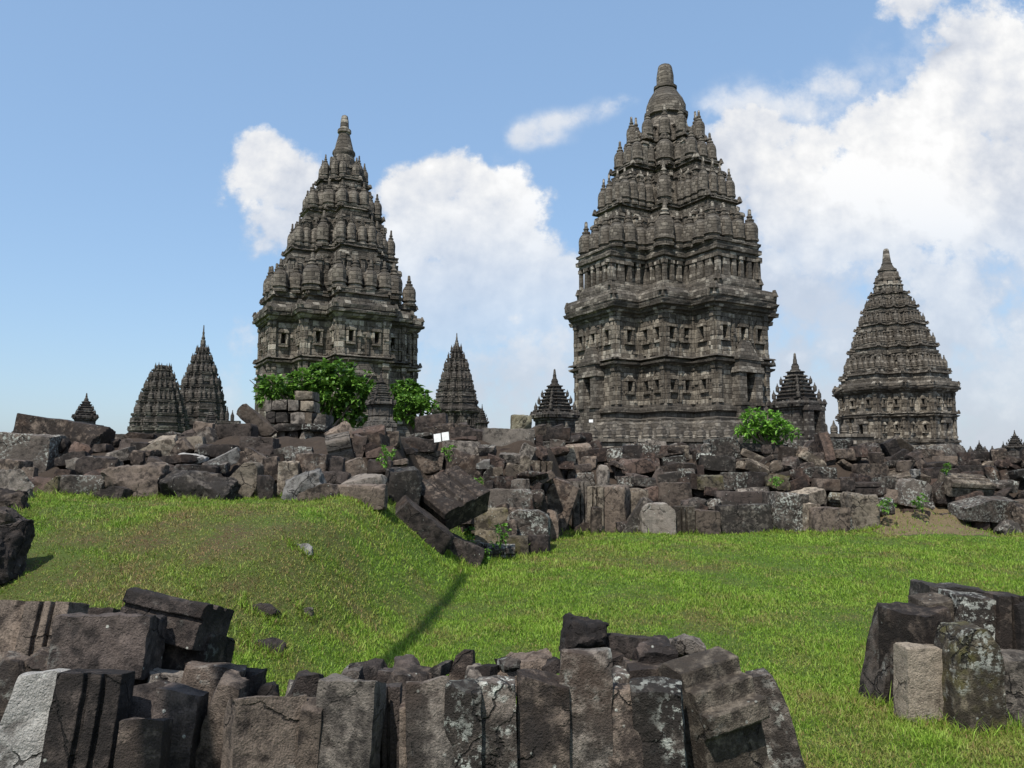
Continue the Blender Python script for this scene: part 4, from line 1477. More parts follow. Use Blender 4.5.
# --- foreground row, set on edge close to the viewer
FG = [
    (6, 652, 40, 90, 4.35, 'slab', 'brown', 1, 6, 'brown upright slab cut by the left edge of the photo, lower left corner', .4),
    (43, 650, 44, 84, 4.30, 'grooved', 'brown', 1, -4, 'grooved brown upright slab beside the rough dark block, lower left', .35),
    (92, 626, 62, 22, 4.7, 'slab', 'dark', 1, 0, 'flat dark slab peeping out behind the rough dark block, lower left', .4),
    (108, 652, 92, 64, 4.0, 'block', 'dark', 1, 4, 'large rough-faced dark block leaning over the lower left stones', .45),
    (174, 626, 92, 46, 4.35, 'ledge', 'dark', 8, -14, 'dark moulded block tilted down to the right, topmost of the lower left stones', .36),
    (181, 668, 66, 52, 4.30, 'block', 'brown', 4, -8, 'dark brown block directly beneath the tilted moulded block, lower left', .4),
    (4, 705, 40, 86, 3.9, 'boulder', 'brown', 10, 0, 'brown stone against the left edge, left of the white leaning block', .3),
    (66, 680, 60, 42, 3.95, 'boulder', 'brown', 0, 0, 'small peaked brown stone under the rough dark block, lower left', .3),
    (26, 738, 54, 124, 3.55, 'block', 'pale', 13, 14, 'pale whitish block leaning right in the bottom left corner', .28),
    (84, 742, 62, 120, 3.5, 'grooved', 'dark', 3, 3, 'dark grooved slab right of the pale leaning block, bottom left', .3),
    (153, 698, 46, 42, 4.0, 'block', 'grey', 16, 26, 'small block with pale left face wedged under the brown block, lower left', .3),
    (150, 722, 60, 60, 3.75, 'boulder', 'dark', 0, 0, 'dark boulder between the dark grooved slab and the brown block, bottom left', .3),
    (174, 745, 44, 96, 3.5, 'block', 'dark', 2, 4, 'tall dark block with small white spots, bottom left quarter', .3),
    (140, 756, 46, 66, 3.3, 'slab', 'brown', 0, 5, 'brown slab at the bottom edge in front of the dark boulder', .2),
    (128, 694, 44, 34, 4.0, 'boulder', 'dark', 0, 0, 'dark boulder under the large rough-faced dark block, lower left', .3),
    (207, 706, 58, 66, 3.95, 'block', 'brown', 6, 10, 'rusty brown block right below the topmost tilted block, lower left', .35),
    (216, 730, 38, 96, 3.6, 'boulder', 'brown', 14, -10, 'rounded brown stone leaning right beside the block with pale side', .25),
    (264, 748, 74, 88, 3.35, 'block', 'brown', 3, 30, 'brown block with pale left side at the bottom, left of centre', .34),
    (244, 697, 36, 36, 4.05, 'boulder', 'dark', 0, 0, 'small dark boulder behind the block with pale left side', .25),
    (268, 704, 28, 28, 4.0, 'boulder', 'dark', 0, 0, 'very small round dark stone between two boulders, bottom left of centre', .2),
    (303, 700, 48, 46, 3.85, 'boulder', 'dark', 0, 0, 'rounded dark boulder left of the tall dropping-stained slab', .28),
    (309, 752, 22, 90, 3.42, 'slab', 'brown', 2, 0, 'narrow brown slab between the pale-sided block and the stained slab', .2),
    (346, 738, 62, 108, 3.42, 'block', 'grey', 2, -8, 'broad grey-brown slab with white droppings, bottom left of centre', .26),
    (374, 686, 46, 34, 4.15, 'boulder', 'dark', 0, 0, 'dark boulder on top behind the slab with white droppings', .3),
    (408, 678, 30, 26, 4.25, 'boulder', 'dark', 0, 0, 'small dark stone touching the lawn behind the foreground row, left of centre', .25),
    (402, 696, 52, 36, 3.95, 'boulder', 'brown', 4, 0, 'brown boulder filling the gap left of the pale-edged slab', .3),
    (387, 742, 28, 96, 3.6, 'grooved', 'dark', -1, 4, 'narrow dark upright slab left of the pale-edged slab', .22),
    (412, 752, 24, 80, 3.42, 'slab', 'brown', 0, 3, 'short brown slab tight against the pale-edged slab', .2),
    (455, 680, 40, 46, 4.15, 'slant', 'brown', 0, 0, 'pointed brown stone rising behind the pale-edged slab', .3),
    (476, 685, 22, 26, 4.1, 'boulder', 'grey', 0, 0, 'little grey stone right of the pointed brown stone', .2),
    (431, 745, 48, 112, 3.4, 'slab', 'grey', -2, 10, 'slab with smooth pale grey left edge, bottom centre left', .2),
    (463, 745, 40, 112, 3.42, 'slab', 'lichen', -1, -2, 'dark slab heavily spotted with white lichen, bottom centre left', .2),
    (497, 742, 42, 112, 3.46, 'slab', 'lichen', -1, 2, 'lichen-streaked slab right of the most spotted slab, bottom centre', .22),
    (524, 678, 56, 34, 4.15, 'boulder', 'brown', -6, 0, 'low brown stone on top of the row, bottom centre', .3),
    (541, 738, 52, 114, 3.5, 'slab', 'brown', 1, 2, 'brown slab left of the tallest slab, bottom centre', .24),
    (585, 726, 54, 140, 3.55, 'slab', 'grey', 1, -4, 'tallest upright slab of the foreground row, below the dark pointed rock', .24),
    (584, 641, 42, 32, 4.15, 'boulder', 'dark', 8, 0, 'dark pointed rock perched highest on the foreground row', .26),
    (618, 706, 26, 62, 3.85, 'boulder', 'lichen', 3, 0, 'speckled stone squeezed right of the tallest foreground slab', .25),
    (625, 742, 36, 100, 3.52, 'slab', 'brown', -1, 2, 'narrow brown slab right of the tallest foreground slab', .2),
    (630, 653, 58, 24, 4.2, 'block', 'dark', 3, -10, 'low dark block on the row, just right of the dark pointed rock', .3),
    (653, 664, 40, 34, 4.0, 'boulder', 'dark', 0, 0, 'rounded dark stone on top, left of the block with stepped crown', .28),
    (688, 650, 30, 20, 4.25, 'boulder', 'grey', 0, 0, 'small light-topped stone behind the block with stepped crown', .22),
    (672, 662, 24, 20, 4.3, 'boulder', 'brown', 0, 0, 'tiny brown stone left of the block with stepped crown', .2),
    (650, 690, 46, 40, 3.85, 'boulder', 'brown', 0, 0, 'brown stone filling the gap under the two dark top stones', .3),
    (660, 742, 52, 110, 3.52, 'slab', 'lichen', -2, -6, 'dark slab leaning against the block with stepped crown', .22),
    (716, 732, 72, 126, 3.62, 'steps', 'tan', -9, 24, 'big block with stepped crown and mossy left side, right end of the row', .42),
    (774, 736, 42, 116, 3.95, 'round', 'lichen', -13, -12, 'leaning lichen-marked slab at the right end of the foreground row', .22),
]
for (px, py, w, h, D, kind, mat, roll, yaw, lab, dep) in FG:
    if kind in ('slab', 'block', 'grooved') and h > 60:
        dep *= 0.60
    elif kind != 'steps':
        dep *= 0.85
    stone(px, py, w, h, D, kind, mat, roll, yaw, (-random.Random(px).uniform(3, 10) if kind != 'boulder' else 0) - (9 if px < 190 and py < 680 else 0), lab, dep, 'front', 'upright stones in the foreground row')

# small broken pieces lying on and behind the row
CHIPS = [(138, 690, 18, 12), (233, 690, 20, 14), (286, 694, 20, 16), (330, 690, 22, 14), (352, 676, 18, 12), (389, 681, 18, 14), (424, 684, 22, 16),
         (441, 672, 14, 12), (489, 676, 20, 14), (508, 668, 16, 12), (548, 670, 20, 14), (612, 664, 20, 14), (640, 676, 18, 14), (664, 650, 14, 10)]
CHN = ['first', 'second', 'third', 'fourth', 'fifth', 'sixth', 'seventh', 'eighth', 'ninth', 'tenth', 'eleventh', 'twelfth', 'thirteenth', 'fourteenth']
for k, (px, py, w, h) in enumerate(CHIPS):
    stone(px, py, w, h, 4.12, ('boulder', 'slant', 'block')[k % 3], ('dark', 'brown', 'grey', 'dark', 'lichen')[k % 5], (k * 37) % 40 - 20, (k * 53) % 60 - 30, None,
          f'{CHN[k]} small broken piece from the left lying behind the tops of the foreground row', .16, 'front')

# --- cluster of standing stones on the lawn at the right
RC = [
    (884, 646, 24, 78, 5.5, 'slab', 'lichen', 13, 14, 'lichen-spotted slab leaning right, leftmost of the cluster on the right lawn', .26),
    (916, 652, 46, 80, 5.3, 'block', 'brown', 0, 32, 'brown squared block second from left in the right lawn cluster', .36),
    (946, 602, 58, 28, 6.0, 'block', 'grey', 5, -8, 'low grey cracked slab at the back of the right lawn cluster', .4),
    (922, 684, 48, 72, 5.1, 'slab', 'tan', 1, 6, 'smooth tan slab at the front of the right lawn cluster', .16),
    (968, 678, 48, 100, 4.95, 'round', 'mossy', 1, 3, 'tall mottled round-topped stone in front of the right lawn cluster', .28),
    (972, 634, 50, 78, 5.4, 'block', 'lichen', 2, -3, 'white-lichened block directly behind the tall round-topped stone', .3),
    (1003, 640, 32, 84, 5.35, 'grooved', 'brown', 3, 0, 'brown grooved slab right of the white-lichened block', .26),
    (1022, 640, 28, 76, 5.3, 'slab', 'dark', 2, 0, 'dark slab cut by the right edge in the right lawn cluster', .26),
    (1012, 690, 50, 64, 5.05, 'block', 'grey', 4, -8, 'low cracked grey block at the right edge of the lawn cluster', .26),
    (932, 628, 30, 60, 5.45, 'slab', 'tan', 0, 0, 'narrow light slab between the brown squared block and the white-lichened block', .25),
]
for (px, py, w, h, D, kind, mat, roll, yaw, lab, dep) in RC:
    stone(px, py, w, h, D, kind, mat, roll, yaw, 0, lab, dep, 'cluster')

# --- stones lying in the grass of the mound
for (px, py, w, h, mat, lab) in [(302, 549, 20, 13, 'pale', 'small pale stone half buried high on the grassy mound'),
                                 (263, 612, 30, 16, 'dark', 'dark stone half buried in the middle of the grassy mound'),
                                 (308, 613, 10, 12, 'grey', 'tiny grey stone in the mound beside the dark half-buried one'),
                                 (268, 648, 34, 16, 'dark', 'lowest dark stone half buried in the grassy mound')]:
    g = ground_hit(px, py + 4)
    if g:
        q = proj(g)
        stone(px, py + 2, w, h, g.y, 'boulder', mat, 0, 0, 0, lab, None, 'mound')

# --- left part of the rubble and the spur: (px, py, w, h, kind, mat, roll, yaw, pitch, forward, label)
B, U, G, L_, S_, A_, RD, GB, SL = 'block', 'boulder', 'grooved', 'ledge', 'slab', 'beam', 'round', 'gable', 'slant'
WL = [
    (64, 434, 98, 30, A_, 'brown', 8, -10, 0, .7, 'long thick beam leaning down to the right on top of the far left rubble'),
    (60, 425, 90, 12, A_, 'dark', 7, -6, 0, -.3, 'thin dark beam lying behind the long thick beam, far left'),
    (28, 456, 60, 46, B, 'lichen', 4, 10, 0, .35, 'big block crusted with white lichen under the long beam, far left'),
    (12, 468, 34, 18, B, 'brown', 6, -12, 0, .8, 'small brown block jutting out before the big lichen block, far left'),
    (10, 500, 48, 56, U, 'grey', 0, 0, 0, .9, 'large grey-brown boulder at the left edge under the lichen block'),
    (6, 530, 40, 40, U, 'dark', 0, 0, 0, 1.3, 'dark boulder at the left edge where the rubble meets the lawn'),
    (55, 489, 15, 28, SL, 'mossy', 12, 0, 0, .4, 'narrow upright stone beside the dark hollow, far left'),
    (86, 487, 43, 22, B, 'lichen', 0, 4, 0, .45, 'neat rectangular lichen-mottled block resting at the lawn, far left'),
    (98, 466, 36, 20, B, 'dark', 3, -10, 0, .3, 'dark block with a pale corner above the rectangular mottled block'),
    (136, 487, 56, 44, U, 'brown', 0, 0, 0, .5, 'big brown boulder below the far left temples'),
    (199, 489, 76, 36, U, 'grey', 4, 0, 0, .5, 'widest rough boulder at the lawn, mottled pink-brown'),
    (245, 481, 32, 38, SL, 'tan', 0, 4, 0, .3, 'smooth tan-grey block right of the widest boulder'),
    (158, 450, 40, 26, SL, 'tan', -6, 14, 12, .2, 'tan-topped tilted block under the flat-topped ruined temple'),
    (224, 461, 36, 14, A_, 'pale', -27, 10, 10, .3, 'pale slanting beam near the tan-grey block'),
    (238, 431, 36, 15, B, 'dark', 0, 0, 0, .1, None), (219, 451, 37, 13, B, 'dark', 1, 0, 0, .1, None), (259, 446, 36, 18, B, 'dark', 2, 0, 0, .2, None),
    (257, 422, 44, 15, A_, 'brown', 42, 0, 0, .1, 'short beam leaning steeply against the left of the masonry pier'),
    (122, 455, 26, 12, B, 'grey', -15, 0, 10, .2, None), (137, 459, 14, 16, U, 'brown', 0, 0, 0, .3, None), (192, 460, 30, 12, U, 'pale', 0, 0, 20, .2, None),
    (198, 471, 44, 13, B, 'dark', 2, 0, 0, .3, None), (162, 471, 32, 20, B, 'dark', 22, 0, 0, .1, None), (216, 467, 26, 9, B, 'grey', 2, 0, 12, .25, None),
    (180, 450, 22, 16, B, 'brown', -40, 0, 0, .1, None), (256, 462, 30, 20, B, 'brown', 28, 0, 0, .2, None), (272, 470, 16, 26, B, 'brown', -4, 0, 0, .2, None),
    (268, 487, 18, 24, U, 'dark', 0, 0, 0, .2, None), (112, 446, 20, 14, U, 'brown', 0, 0, 0, -.4, None), (140, 440, 34, 14, U, 'brown', 4, 0, 0, -.6, None),
    (203, 440, 28, 20, SL, 'grey', -20, 0, 0, -.2, None), (205, 428, 20, 12, B, 'brown', 10, 0, 0, -.6, None),
    (289, 478, 20, 34, B, 'tan', 1, 6, 0, .3, 'narrow tan upright block before the masonry pier'),
    (315, 473, 36, 40, B, 'brown', 5, -12, -8, .4, 'smooth brown panel leaning back before the masonry pier'),
    (304, 484, 42, 18, U, 'pale', -22, 0, 12, .7, 'pale whitish boulder at the lawn before the masonry pier'),
    (320, 492, 40, 16, SL, 'brown', 0, 0, 0, .75, None),
    (340, 450, 24, 30, L_, 'grey', -12, 10, 20, .35, 'block with pale stepped ledges below the shrine'),
    (337, 475, 14, 36, S_, 'dark', 1, 0, 0, .45, 'thin dark slab standing upright below the stepped block'),
    (340, 433, 26, 18, U, 'brown', -18, 0, 0, 0, None), (353, 469, 24, 18, B, 'brown', -22, 20, 0, .35, None), (359, 448, 15, 26, B, 'dark', 12, 0, 0, .2, None),
    (370, 434, 32, 14, U, 'red', -16, 0, 10, .1, 'reddish long boulder just below the stepped shrine'), (373, 452, 14, 20, U, 'red', -20, 0, 0, .1, None),
    (364, 481, 44, 12, SL, 'grey', -3, 0, 14, .5, None), (362, 492, 52, 15, B, 'brown', 2, 0, 0, .6, None), (388, 440, 26, 18, B, 'brown', 0, 0, 0, -.5, None),
    (402, 487, 34, 38, B, 'grey', 3, 22, 6, .9, 'grey-brown cubic block at the head of the spur'),
    (380, 468, 24, 16, U, 'dark', 0, 0, 0, .2, None),
    (424, 462, 40, 24, B, 'brown', 3, 12, 0, .4, None), (415, 444, 48, 17, GB, 'dark', 2, 4, 0, .4, 'dark gable-shaped stone below the white notice'),
    (441, 437, 32, 24, B, 'brown', -10, 0, 0, .0, 'brown block the white notice leans on'),
    (432, 423, 32, 18, B, 'dark', -6, 0, 0, -.6, None), (462, 450, 42, 20, B, 'grey', 2, 10, 0, .3, None), (463, 469, 36, 32, B, 'brown', 16, 25, 0, .4, None),
    (468, 434, 36, 13, B, 'dark', 3, 0, 0, .1, None), (508, 441, 52, 26, B, 'grey', 1, 4, 0, .1, 'long grey-brown block on the crest left of the sandy block'),
    (487, 450, 18, 9, B, 'grey', 0, 0, 20, .3, None), (510, 458, 22, 9, B, 'grey', 2, 0, 10, .3, None), (517, 472, 24, 15, B, 'tan', 14, 0, 0, .3, None),
    (525, 465, 10, 20, B, 'tan', 0, 0, 0, .4, None), (483, 464, 14, 9, SL, 'pale', 0, 0, 10, .5, None), (495, 463, 20, 13, B, 'red', 20, 0, 0, .3, None),
    (541, 472, 22, 22, G, 'tan', 2, 0, 0, .4, None), (502, 483, 26, 13, B, 'red', 0, 0, 0, .4, None), (520, 486, 20, 14, B, 'lichen', 2, 0, 0, .4, None), (498, 472, 10, 10, B, 'tan', 0, 0, 0, .5, None),
    (553, 434, 38, 13, B, 'dark', 2, 0, 0, -.1, None), (557, 446, 16, 13, B, 'lichen', 4, 0, 0, .2, None),
    (508, 501, 48, 24, B, 'lichen', 1, 6, 0, .3, 'wide lichen-grey block, top course of the low wall ending the spur'),
    (489, 521, 40, 24, B, 'mossy', -2, 8, 0, .4, 'ochre mossy block in the middle of the spur wall'),
    (529, 524, 42, 27, RD, 'lichen', 2, -8, 0, .35, 'white-crusted block with rounded corner, right end of the spur wall'),
    (538, 548, 24, 24, B, 'dark', 0, -10, 0, .35, 'dark shaded block under the white-crusted block, foot of the spur'),
    (516, 549, 26, 24, B, 'mossy', 0, 0, 0, .4, None), (488, 540, 28, 17, U, 'mossy', 0, 0, 0, .5, None), (501, 554, 28, 15, L_, 'lichen', 0, 0, 10, .7, None),
    (470, 553, 22, 22, U, 'mossy', 0, 0, 0, .5, None), (552, 521, 12, 20, U, 'brown', 0, 0, 0, .5, None), (536, 499, 16, 18, U, 'brown', 0, 0, 0, .3, None),
]
for (px, py, w, h, kind, mat, roll, yaw, pitch, fwd, lab) in WL:
    D = pile_D(px, py) - fwd * 0.62 + 0.22
    stone(px, py, w, h, D, kind, mat, roll, yaw, pitch, lab)
# three big pieces lying along the flank of the mound
stone(420, 524, 66, 22, 10.6, 'slab', 'dark', 36, 20, 10, 'dark pale-sided slab sloping down the edge of the mound', .55)
stone(452, 551, 60, 26, 11.1, 'slab', 'dark', 24, 8, 0, 'lowest dark slab of the spur, where the long shadow starts', .6)
stone(450, 499, 54, 27, 11.1, 'ledge', 'brown', 30, -38, 22, 'largest tilted moulded block on the spur with a dark end face', .85)
stone(-6, 566, 54, 80, 6.7, 'boulder', 'dark', 0, 0, 0, 'massive dark boulder at the left edge standing on the lawn', .45)
stone(4, 520, 46, 54, 8.5, 'boulder', 'brown', 0, 0, 0, 'brown boulder at the left edge behind the massive dark boulder', .5)
stone(521, 422, 21, 15, 15.4, 'block', 'sand', 0, 6, 0, 'single sandy yellow block alone on the crest of the rubble', .35)

WR = [
    (552, 507, 22, 62, S_, 'brown', 24, 0, -6, .6, 'broad brown slab leaning right at the foot of the wall, left of the grooved slabs'),
    (567, 511, 12, 54, A_, 'brown', 25, 0, -6, .75, 'narrow brown bar leaning right beside the broad leaning slab'),
    (580, 508, 17, 52, G, 'grey', 0, 4, 0, .7, 'light grey grooved slab upright at the wall foot, leftmost of its row'),
    (595, 511, 16, 48, G, 'tan', 0, -3, 0, .7, 'tan grooved slab second in the row at the wall foot'),
    (596, 520, 11, 26, B, 'brown', 0, 0, 0, 1.1, 'short brown block in front of the tan grooved slab'),
    (615, 511, 28, 52, B, 'brown', 0, -22, 0, .75, 'tall brown block with rough dark face in the row at the wall foot'),
    (638, 508, 20, 38, B, 'tan', 0, 0, 0, .4, None),
    (640, 520, 20, 44, S_, 'grey', 32, 0, 0, .8, 'light slanting slab propped on the round-topped stone'),
    (656, 522, 36, 38, RD, 'grey', 0, 0, 0, 1.0, 'broad round-topped stone with pale streak at the wall foot'),
    (684, 524, 18, 34, G, 'tan', 0, 0, 0, .8, 'small grooved tan slab right of the round-topped stone'),
    (674, 496, 34, 26, B, 'brown', 0, 4, 0, .5, 'large flat-faced brown block above the round-topped stone'),
    (698, 506, 18, 15, U, 'grey', 0, 0, 0, .7, 'rounded grey stone on the ledge right of the flat-faced block'), (712, 507, 15, 15, U, 'lichen', 0, 0, 0, .6, None),
    (706, 526, 26, 30, B, 'brown', 0, 0, 0, .7, None),
    (742, 519, 54, 28, B, 'grey', 0, 2, 0, .6, 'long low grey-brown block above the small black hole at the wall foot'),
    (744, 499, 58, 15, A_, 'dark', 1, 0, 0, .5, 'long dark beam lying above the long low block'),
    (785, 514, 36, 42, B, 'lichen', 1, 6, 0, .85, 'tall speckled block with whitish patch at the wall foot'),
    (807, 498, 32, 15, B, 'tan', -12, 12, 14, .7, 'pale tan slab lying slanted on top of the uprights'), (809, 519, 18, 32, B, 'tan', 0, 0, 0, .65, None),
    (829, 522, 36, 28, B, 'brown', 0, -4, 0, 1.1, 'squat brown block with pale stain in front at the wall foot'),
    (860, 514, 30, 42, S_, 'tan', 0, 3, 0, .9, 'flat tan upright slab, rightmost of the row at the wall foot'), (838, 500, 20, 14, U, 'mossy', 0, 0, 0, .5, None),
    (881, 509, 22, 20, U, 'lichen', 0, 0, 0, .6, None), (911, 494, 30, 28, RD, 'lichen', 14, 0, 0, .6, 'rounded lichen-white stone above the patch of bare soil'),
    (925, 496, 10, 22, B, 'brown', 0, 0, 0, .4, None), (941, 494, 22, 26, SL, 'brown', -14, 0, 0, .4, None),
    (906, 479, 38, 18, SL, 'tan', 10, 0, 20, .4, 'light tan slab with a round ball beside it, under the right temple'),
    (916, 474, 9, 9, U, 'pale', 0, 0, 0, .8, 'small round pale stone like a ball, under the right temple'),
    (938, 477, 38, 18, B, 'dark', 0, 0, 0, .4, None), (975, 473, 40, 15, A_, 'dark', 1, 0, 0, .1, None),
    (966, 486, 46, 17, L_, 'tan', 3, 6, 22, 1.1, 'flat slab with bright sunlit top, upper of two stacked at right'),
    (983, 509, 60, 24, SL, 'lichen', 3, 8, 8, 1.2, 'big sloping slab beneath the bright sunlit one at right'),
    (1003, 486, 24, 13, U, 'lichen', 6, 0, 0, .5, None), (1007, 527, 24, 12, U, 'grey', -14, 0, 0, .9, None), (1019, 518, 22, 28, U, 'brown', 0, 0, 0, 1.0, 'brown boulder at the right edge at the foot of the rubble'),
    (870, 472, 30, 17, B, 'brown', 0, 8, 0, .3, 'smooth rusty brown box-like block below the gap left of the right temple'),
    (816, 473, 38, 13, B, 'lichen', 2, 0, 0, .4, None), (832, 485, 38, 12, B, 'brown', 1, 0, 0, .5, None), (846, 485, 14, 15, B, 'dark', 1, 0, 0, .6, None),
    (597, 456, 40, 14, B, 'red', -8, 0, 0, .2, None), (614, 455, 16, 13, B, 'lichen', -4, 0, 0, .35, None), (640, 466, 42, 15, B, 'red', 0, 0, 0, .4, None),
    (674, 463, 24, 14, B, 'lichen', -8, 0, 0, .45, None), (666, 452, 16, 13, B, 'red', 0, 0, 0, .2, None), (681, 452, 15, 14, B, 'tan', 0, 0, 0, .2, None),
    (650, 452, 20, 14, B, 'lichen', 0, 0, 0, .2, None), (632, 452, 18, 14, B, 'dark', 0, 0, 0, .2, None),
    (603, 477, 13, 24, RD, 'grey', 0, 0, 0, .7, 'short light stub standing on the grooved slabs'), (584, 479, 20, 13, B, 'lichen', 0, 0, 0, .5, None),
    (626, 482, 18, 11, B, 'lichen', 0, 0, 0, .5, None), (643, 482, 26, 9, B, 'grey', 2, 0, 0, .55, None), (668, 478, 24, 11, B, 'grey', -8, 0, 0, .55, None),
    (686, 477, 18, 17, B, 'lichen', 0, 0, 0, .5, None), (573, 470, 38, 10, B, 'dark', -5, 0, 0, .4, None), (570, 455, 12, 18, B, 'tan', 0, 0, 0, .2, None),
    (722, 449, 32, 22, B, 'lichen', -4, 0, 0, .3, None), (750, 447, 24, 8, B, 'grey', 4, 0, 0, .1, None), (773, 449, 28, 9, B, 'dark', 0, 0, 0, .1, None),
    (753, 456, 24, 7, S_, 'tan', 24, 0, 10, .4, None), (716, 463, 36, 15, B, 'grey', 2, 0, 0, .5, None), (757, 468, 26, 10, B, 'tan', 26, 0, 20, .5, 'tan slab tilted among small stones below the bright shrub'),
    (776, 467, 14, 12, U, 'tan', 0, 0, 0, .6, None), (791, 466, 19, 17, U, 'dark', 0, 0, 0, .4, None), (811, 459, 28, 10, B, 'tan', 30, 0, 10, .3, None),
    (709, 483, 28, 15, B, 'mossy', -2, 0, 0, .6, None), (733, 481, 26, 18, B, 'lichen', 0, 0, 0, .6, None), (755, 481, 21, 18, B, 'dark', 4, 0, 0, .6, None),
    (776, 483, 24, 16, U, 'mossy', 0, 0, 0, .6, None), (884, 484, 20, 14, B, 'lichen', 0, 0, 0, .5, None), (865, 489, 26, 14, L_, 'dark', 0, 0, 0, .4, None),
    (836, 446, 30, 13, B, 'lichen', -3, 0, 0, -.3, None), (868, 452, 22, 12, B, 'dark', 3, 0, 0, -.3, None), (1001, 520, 22, 16, U, 'dark', 0, 0, 0, .5, None),
    (902, 444, 20, 9, B, 'tan', 35, 0, 20, -1.0, 'light slab tilted on the crest in front of the right temple'), (897, 459, 26, 12, B, 'dark', -28, 0, 0, -.2, None),
    (930, 455, 24, 12, B, 'brown', 4, 0, 0, -.5, None), (950, 462, 30, 12, B, 'brown', 1, 0, 0, -.2, None),
]
for (px, py, w, h, kind, mat, roll, yaw, pitch, fwd, lab) in WR:
    D = pile_D(px, py) - fwd * 0.62 + 0.22
    stone(px, py, w, h, D, kind, mat, roll, yaw, pitch, lab)

# --- the remaining stones of the pile, course by course
rngf = random.Random(77)
taken = [(s['px'], s['py'], s['w'], s['h']) for s in stones if s['zone'] == 'wall']
pier_rect = (300, 425, 72, 62)


def top_y(px):
    pts = [(-200, 432), (0, 432), (110, 440), (225, 428), (270, 440), (335, 436), (400, 428), (440, 424), (560, 430), (600, 448), (700, 446), (800, 446), (870, 448), (1024, 456), (1300, 458)]
    for (a, ya), (b, yb) in zip(pts[:-1], pts[1:]):
        if a <= px <= b:
            return ya + (yb - ya) * (px - a) / (b - a)
    return 450


def covered(px, py, frac=0.36):
    for (x, y, w, h) in taken:
        if abs(px - x) < w * frac and abs(py - y) < h * frac:
            return True
    x, y, w, h = pier_rect
    return abs(px - x) < w * .5 and abs(py - y) < h * .5


nfill = 0
for row in range(14):
    px = -90 + rngf.uniform(0, 20)
    while px < 1130:
        y0, y1 = base_y(px), top_y(px)
        py = y0 - 7 - row * 9.5 + rngf.uniform(-4, 4)
        big = 1.25 if px < 400 else (1.0 if px < 545 else 0.95)
        w = rngf.choice([12, 15, 18, 22, 26, 36]) * big * rngf.uniform(.85, 1.15)
        h = rngf.uniform(9, 17) * big
        q = rngf.random()
        if q < 0.12:
            w, h = h * .9, w * .9
        elif q < .4:
            h *= .55
            w *= 1.15
        if py > y1 and not covered(px, py) and nfill < 262:
            mat = rngf.choice(['dark', 'dark', 'brown', 'brown', 'brown', 'red', 'lichen', 'dark', 'red', 'tan' if rngf.random() < .3 else 'grey'])
            kind = rngf.choice([B, B, B, U, U, SL, L_ if w > 24 else B])
            roll = rngf.choice([0, 3, -4, 7, -9, rngf.uniform(-35, 35), rngf.uniform(-35, 35)])
            stone(px, py, w, h, pile_D(px, py) + rngf.uniform(-.16, .34), kind, mat, roll)
            taken.append((px, py, w, h))
            nfill += 1
        px += w * rngf.uniform(.8, 1.15)
# stones strewn over the top, farther away
for k in range(70):
    px = rngf.uniform(-60, 1090)
    if abs(px - 305) < 50 or abs(px - 380) < 24 or abs(px - 521) < 26 or abs(px - 210) < 16:
        continue
    w, h = rngf.uniform(14, 30), rngf.uniform(8, 14)
    py = top_y(px) + rngf.uniform(-1, 6)
    stone(px, py, w, h, pile_D(px, py) + rngf.uniform(.9, 3.0), rngf.choice([B, B, SL, U]), rngf.choice(['dark', 'brown', 'grey', 'red', 'lichen']), rngf.choice([0, 3, -4, 18, -20]))

# --- the smallest and the out-of-sight fillers become one mass of loose rubble
fill = [s for s in stones if not s['label'] and s['zone'] == 'wall']
fill.sort(key=lambda s: (0 if -12 < s['px'] < 1036 else -1000) + s['w'] * s['h'] / s['D'])
loose = fill[:150]
for s in loose:
    stones.remove(s)
bm = bmesh.new()
slots = []
for s in loose:
    o = s['o']
    mt = o.data.materials[0]
    if mt not in slots:
        slots.append(mt)
    tmp = o.data.copy()
    tmp.transform(Matrix.LocRotScale(o.location, o.rotation_euler, None))
    n0 = len(bm.faces)
    bm.from_mesh(tmp)
    bm.faces.ensure_lookup_table()
    for f in bm.faces[n0:]:
        f.material_index = slots.index(mt)
    bpy.data.meshes.remove(tmp)
    bpy.data.objects.remove(o)
rub = mesh_obj('rubble', bm)
for mt in slots:
    rub.data.materials.append(mt)
setp(rub, 'loose small rubble filling the gaps between the bigger stones of the long heap', 'rubble', kind='stuff')

# --- labels for the stones that have none yet
ZN = [(-250, 60, 'at the far left'), (60, 130, 'under the long beam'), (130, 180, 'below the flat-topped temple'), (180, 228, 'below the pointed temple far left'),
      (228, 276, 'left of the masonry pier'), (276, 335, 'before the masonry pier'), (335, 396, 'below the stepped shrine'), (396, 450, 'around the white notice'),
      (450, 495, 'below the narrow middle temple'), (495, 545, 'below the sandy yellow block'), (545, 580, 'below the small left shrine'), (580, 630, 'below the left of the tallest temple'),
      (630, 690, 'below the middle of the tallest temple'), (690, 738, 'below the right of the tallest temple'), (738, 795, 'below the bright shrub'), (795, 845, 'below the doorway shrine'),
      (845, 880, 'left of the right temple'), (880, 930, 'below the right temple'), (930, 970, 'below the right corner of the right temple'), (970, 1400, 'at the far right')]
ORD = ['leftmost', 'second', 'third', 'fourth', 'fifth', 'sixth', 'seventh', 'eighth', 'ninth', 'tenth', 'eleventh', 'twelfth']
auto = {}
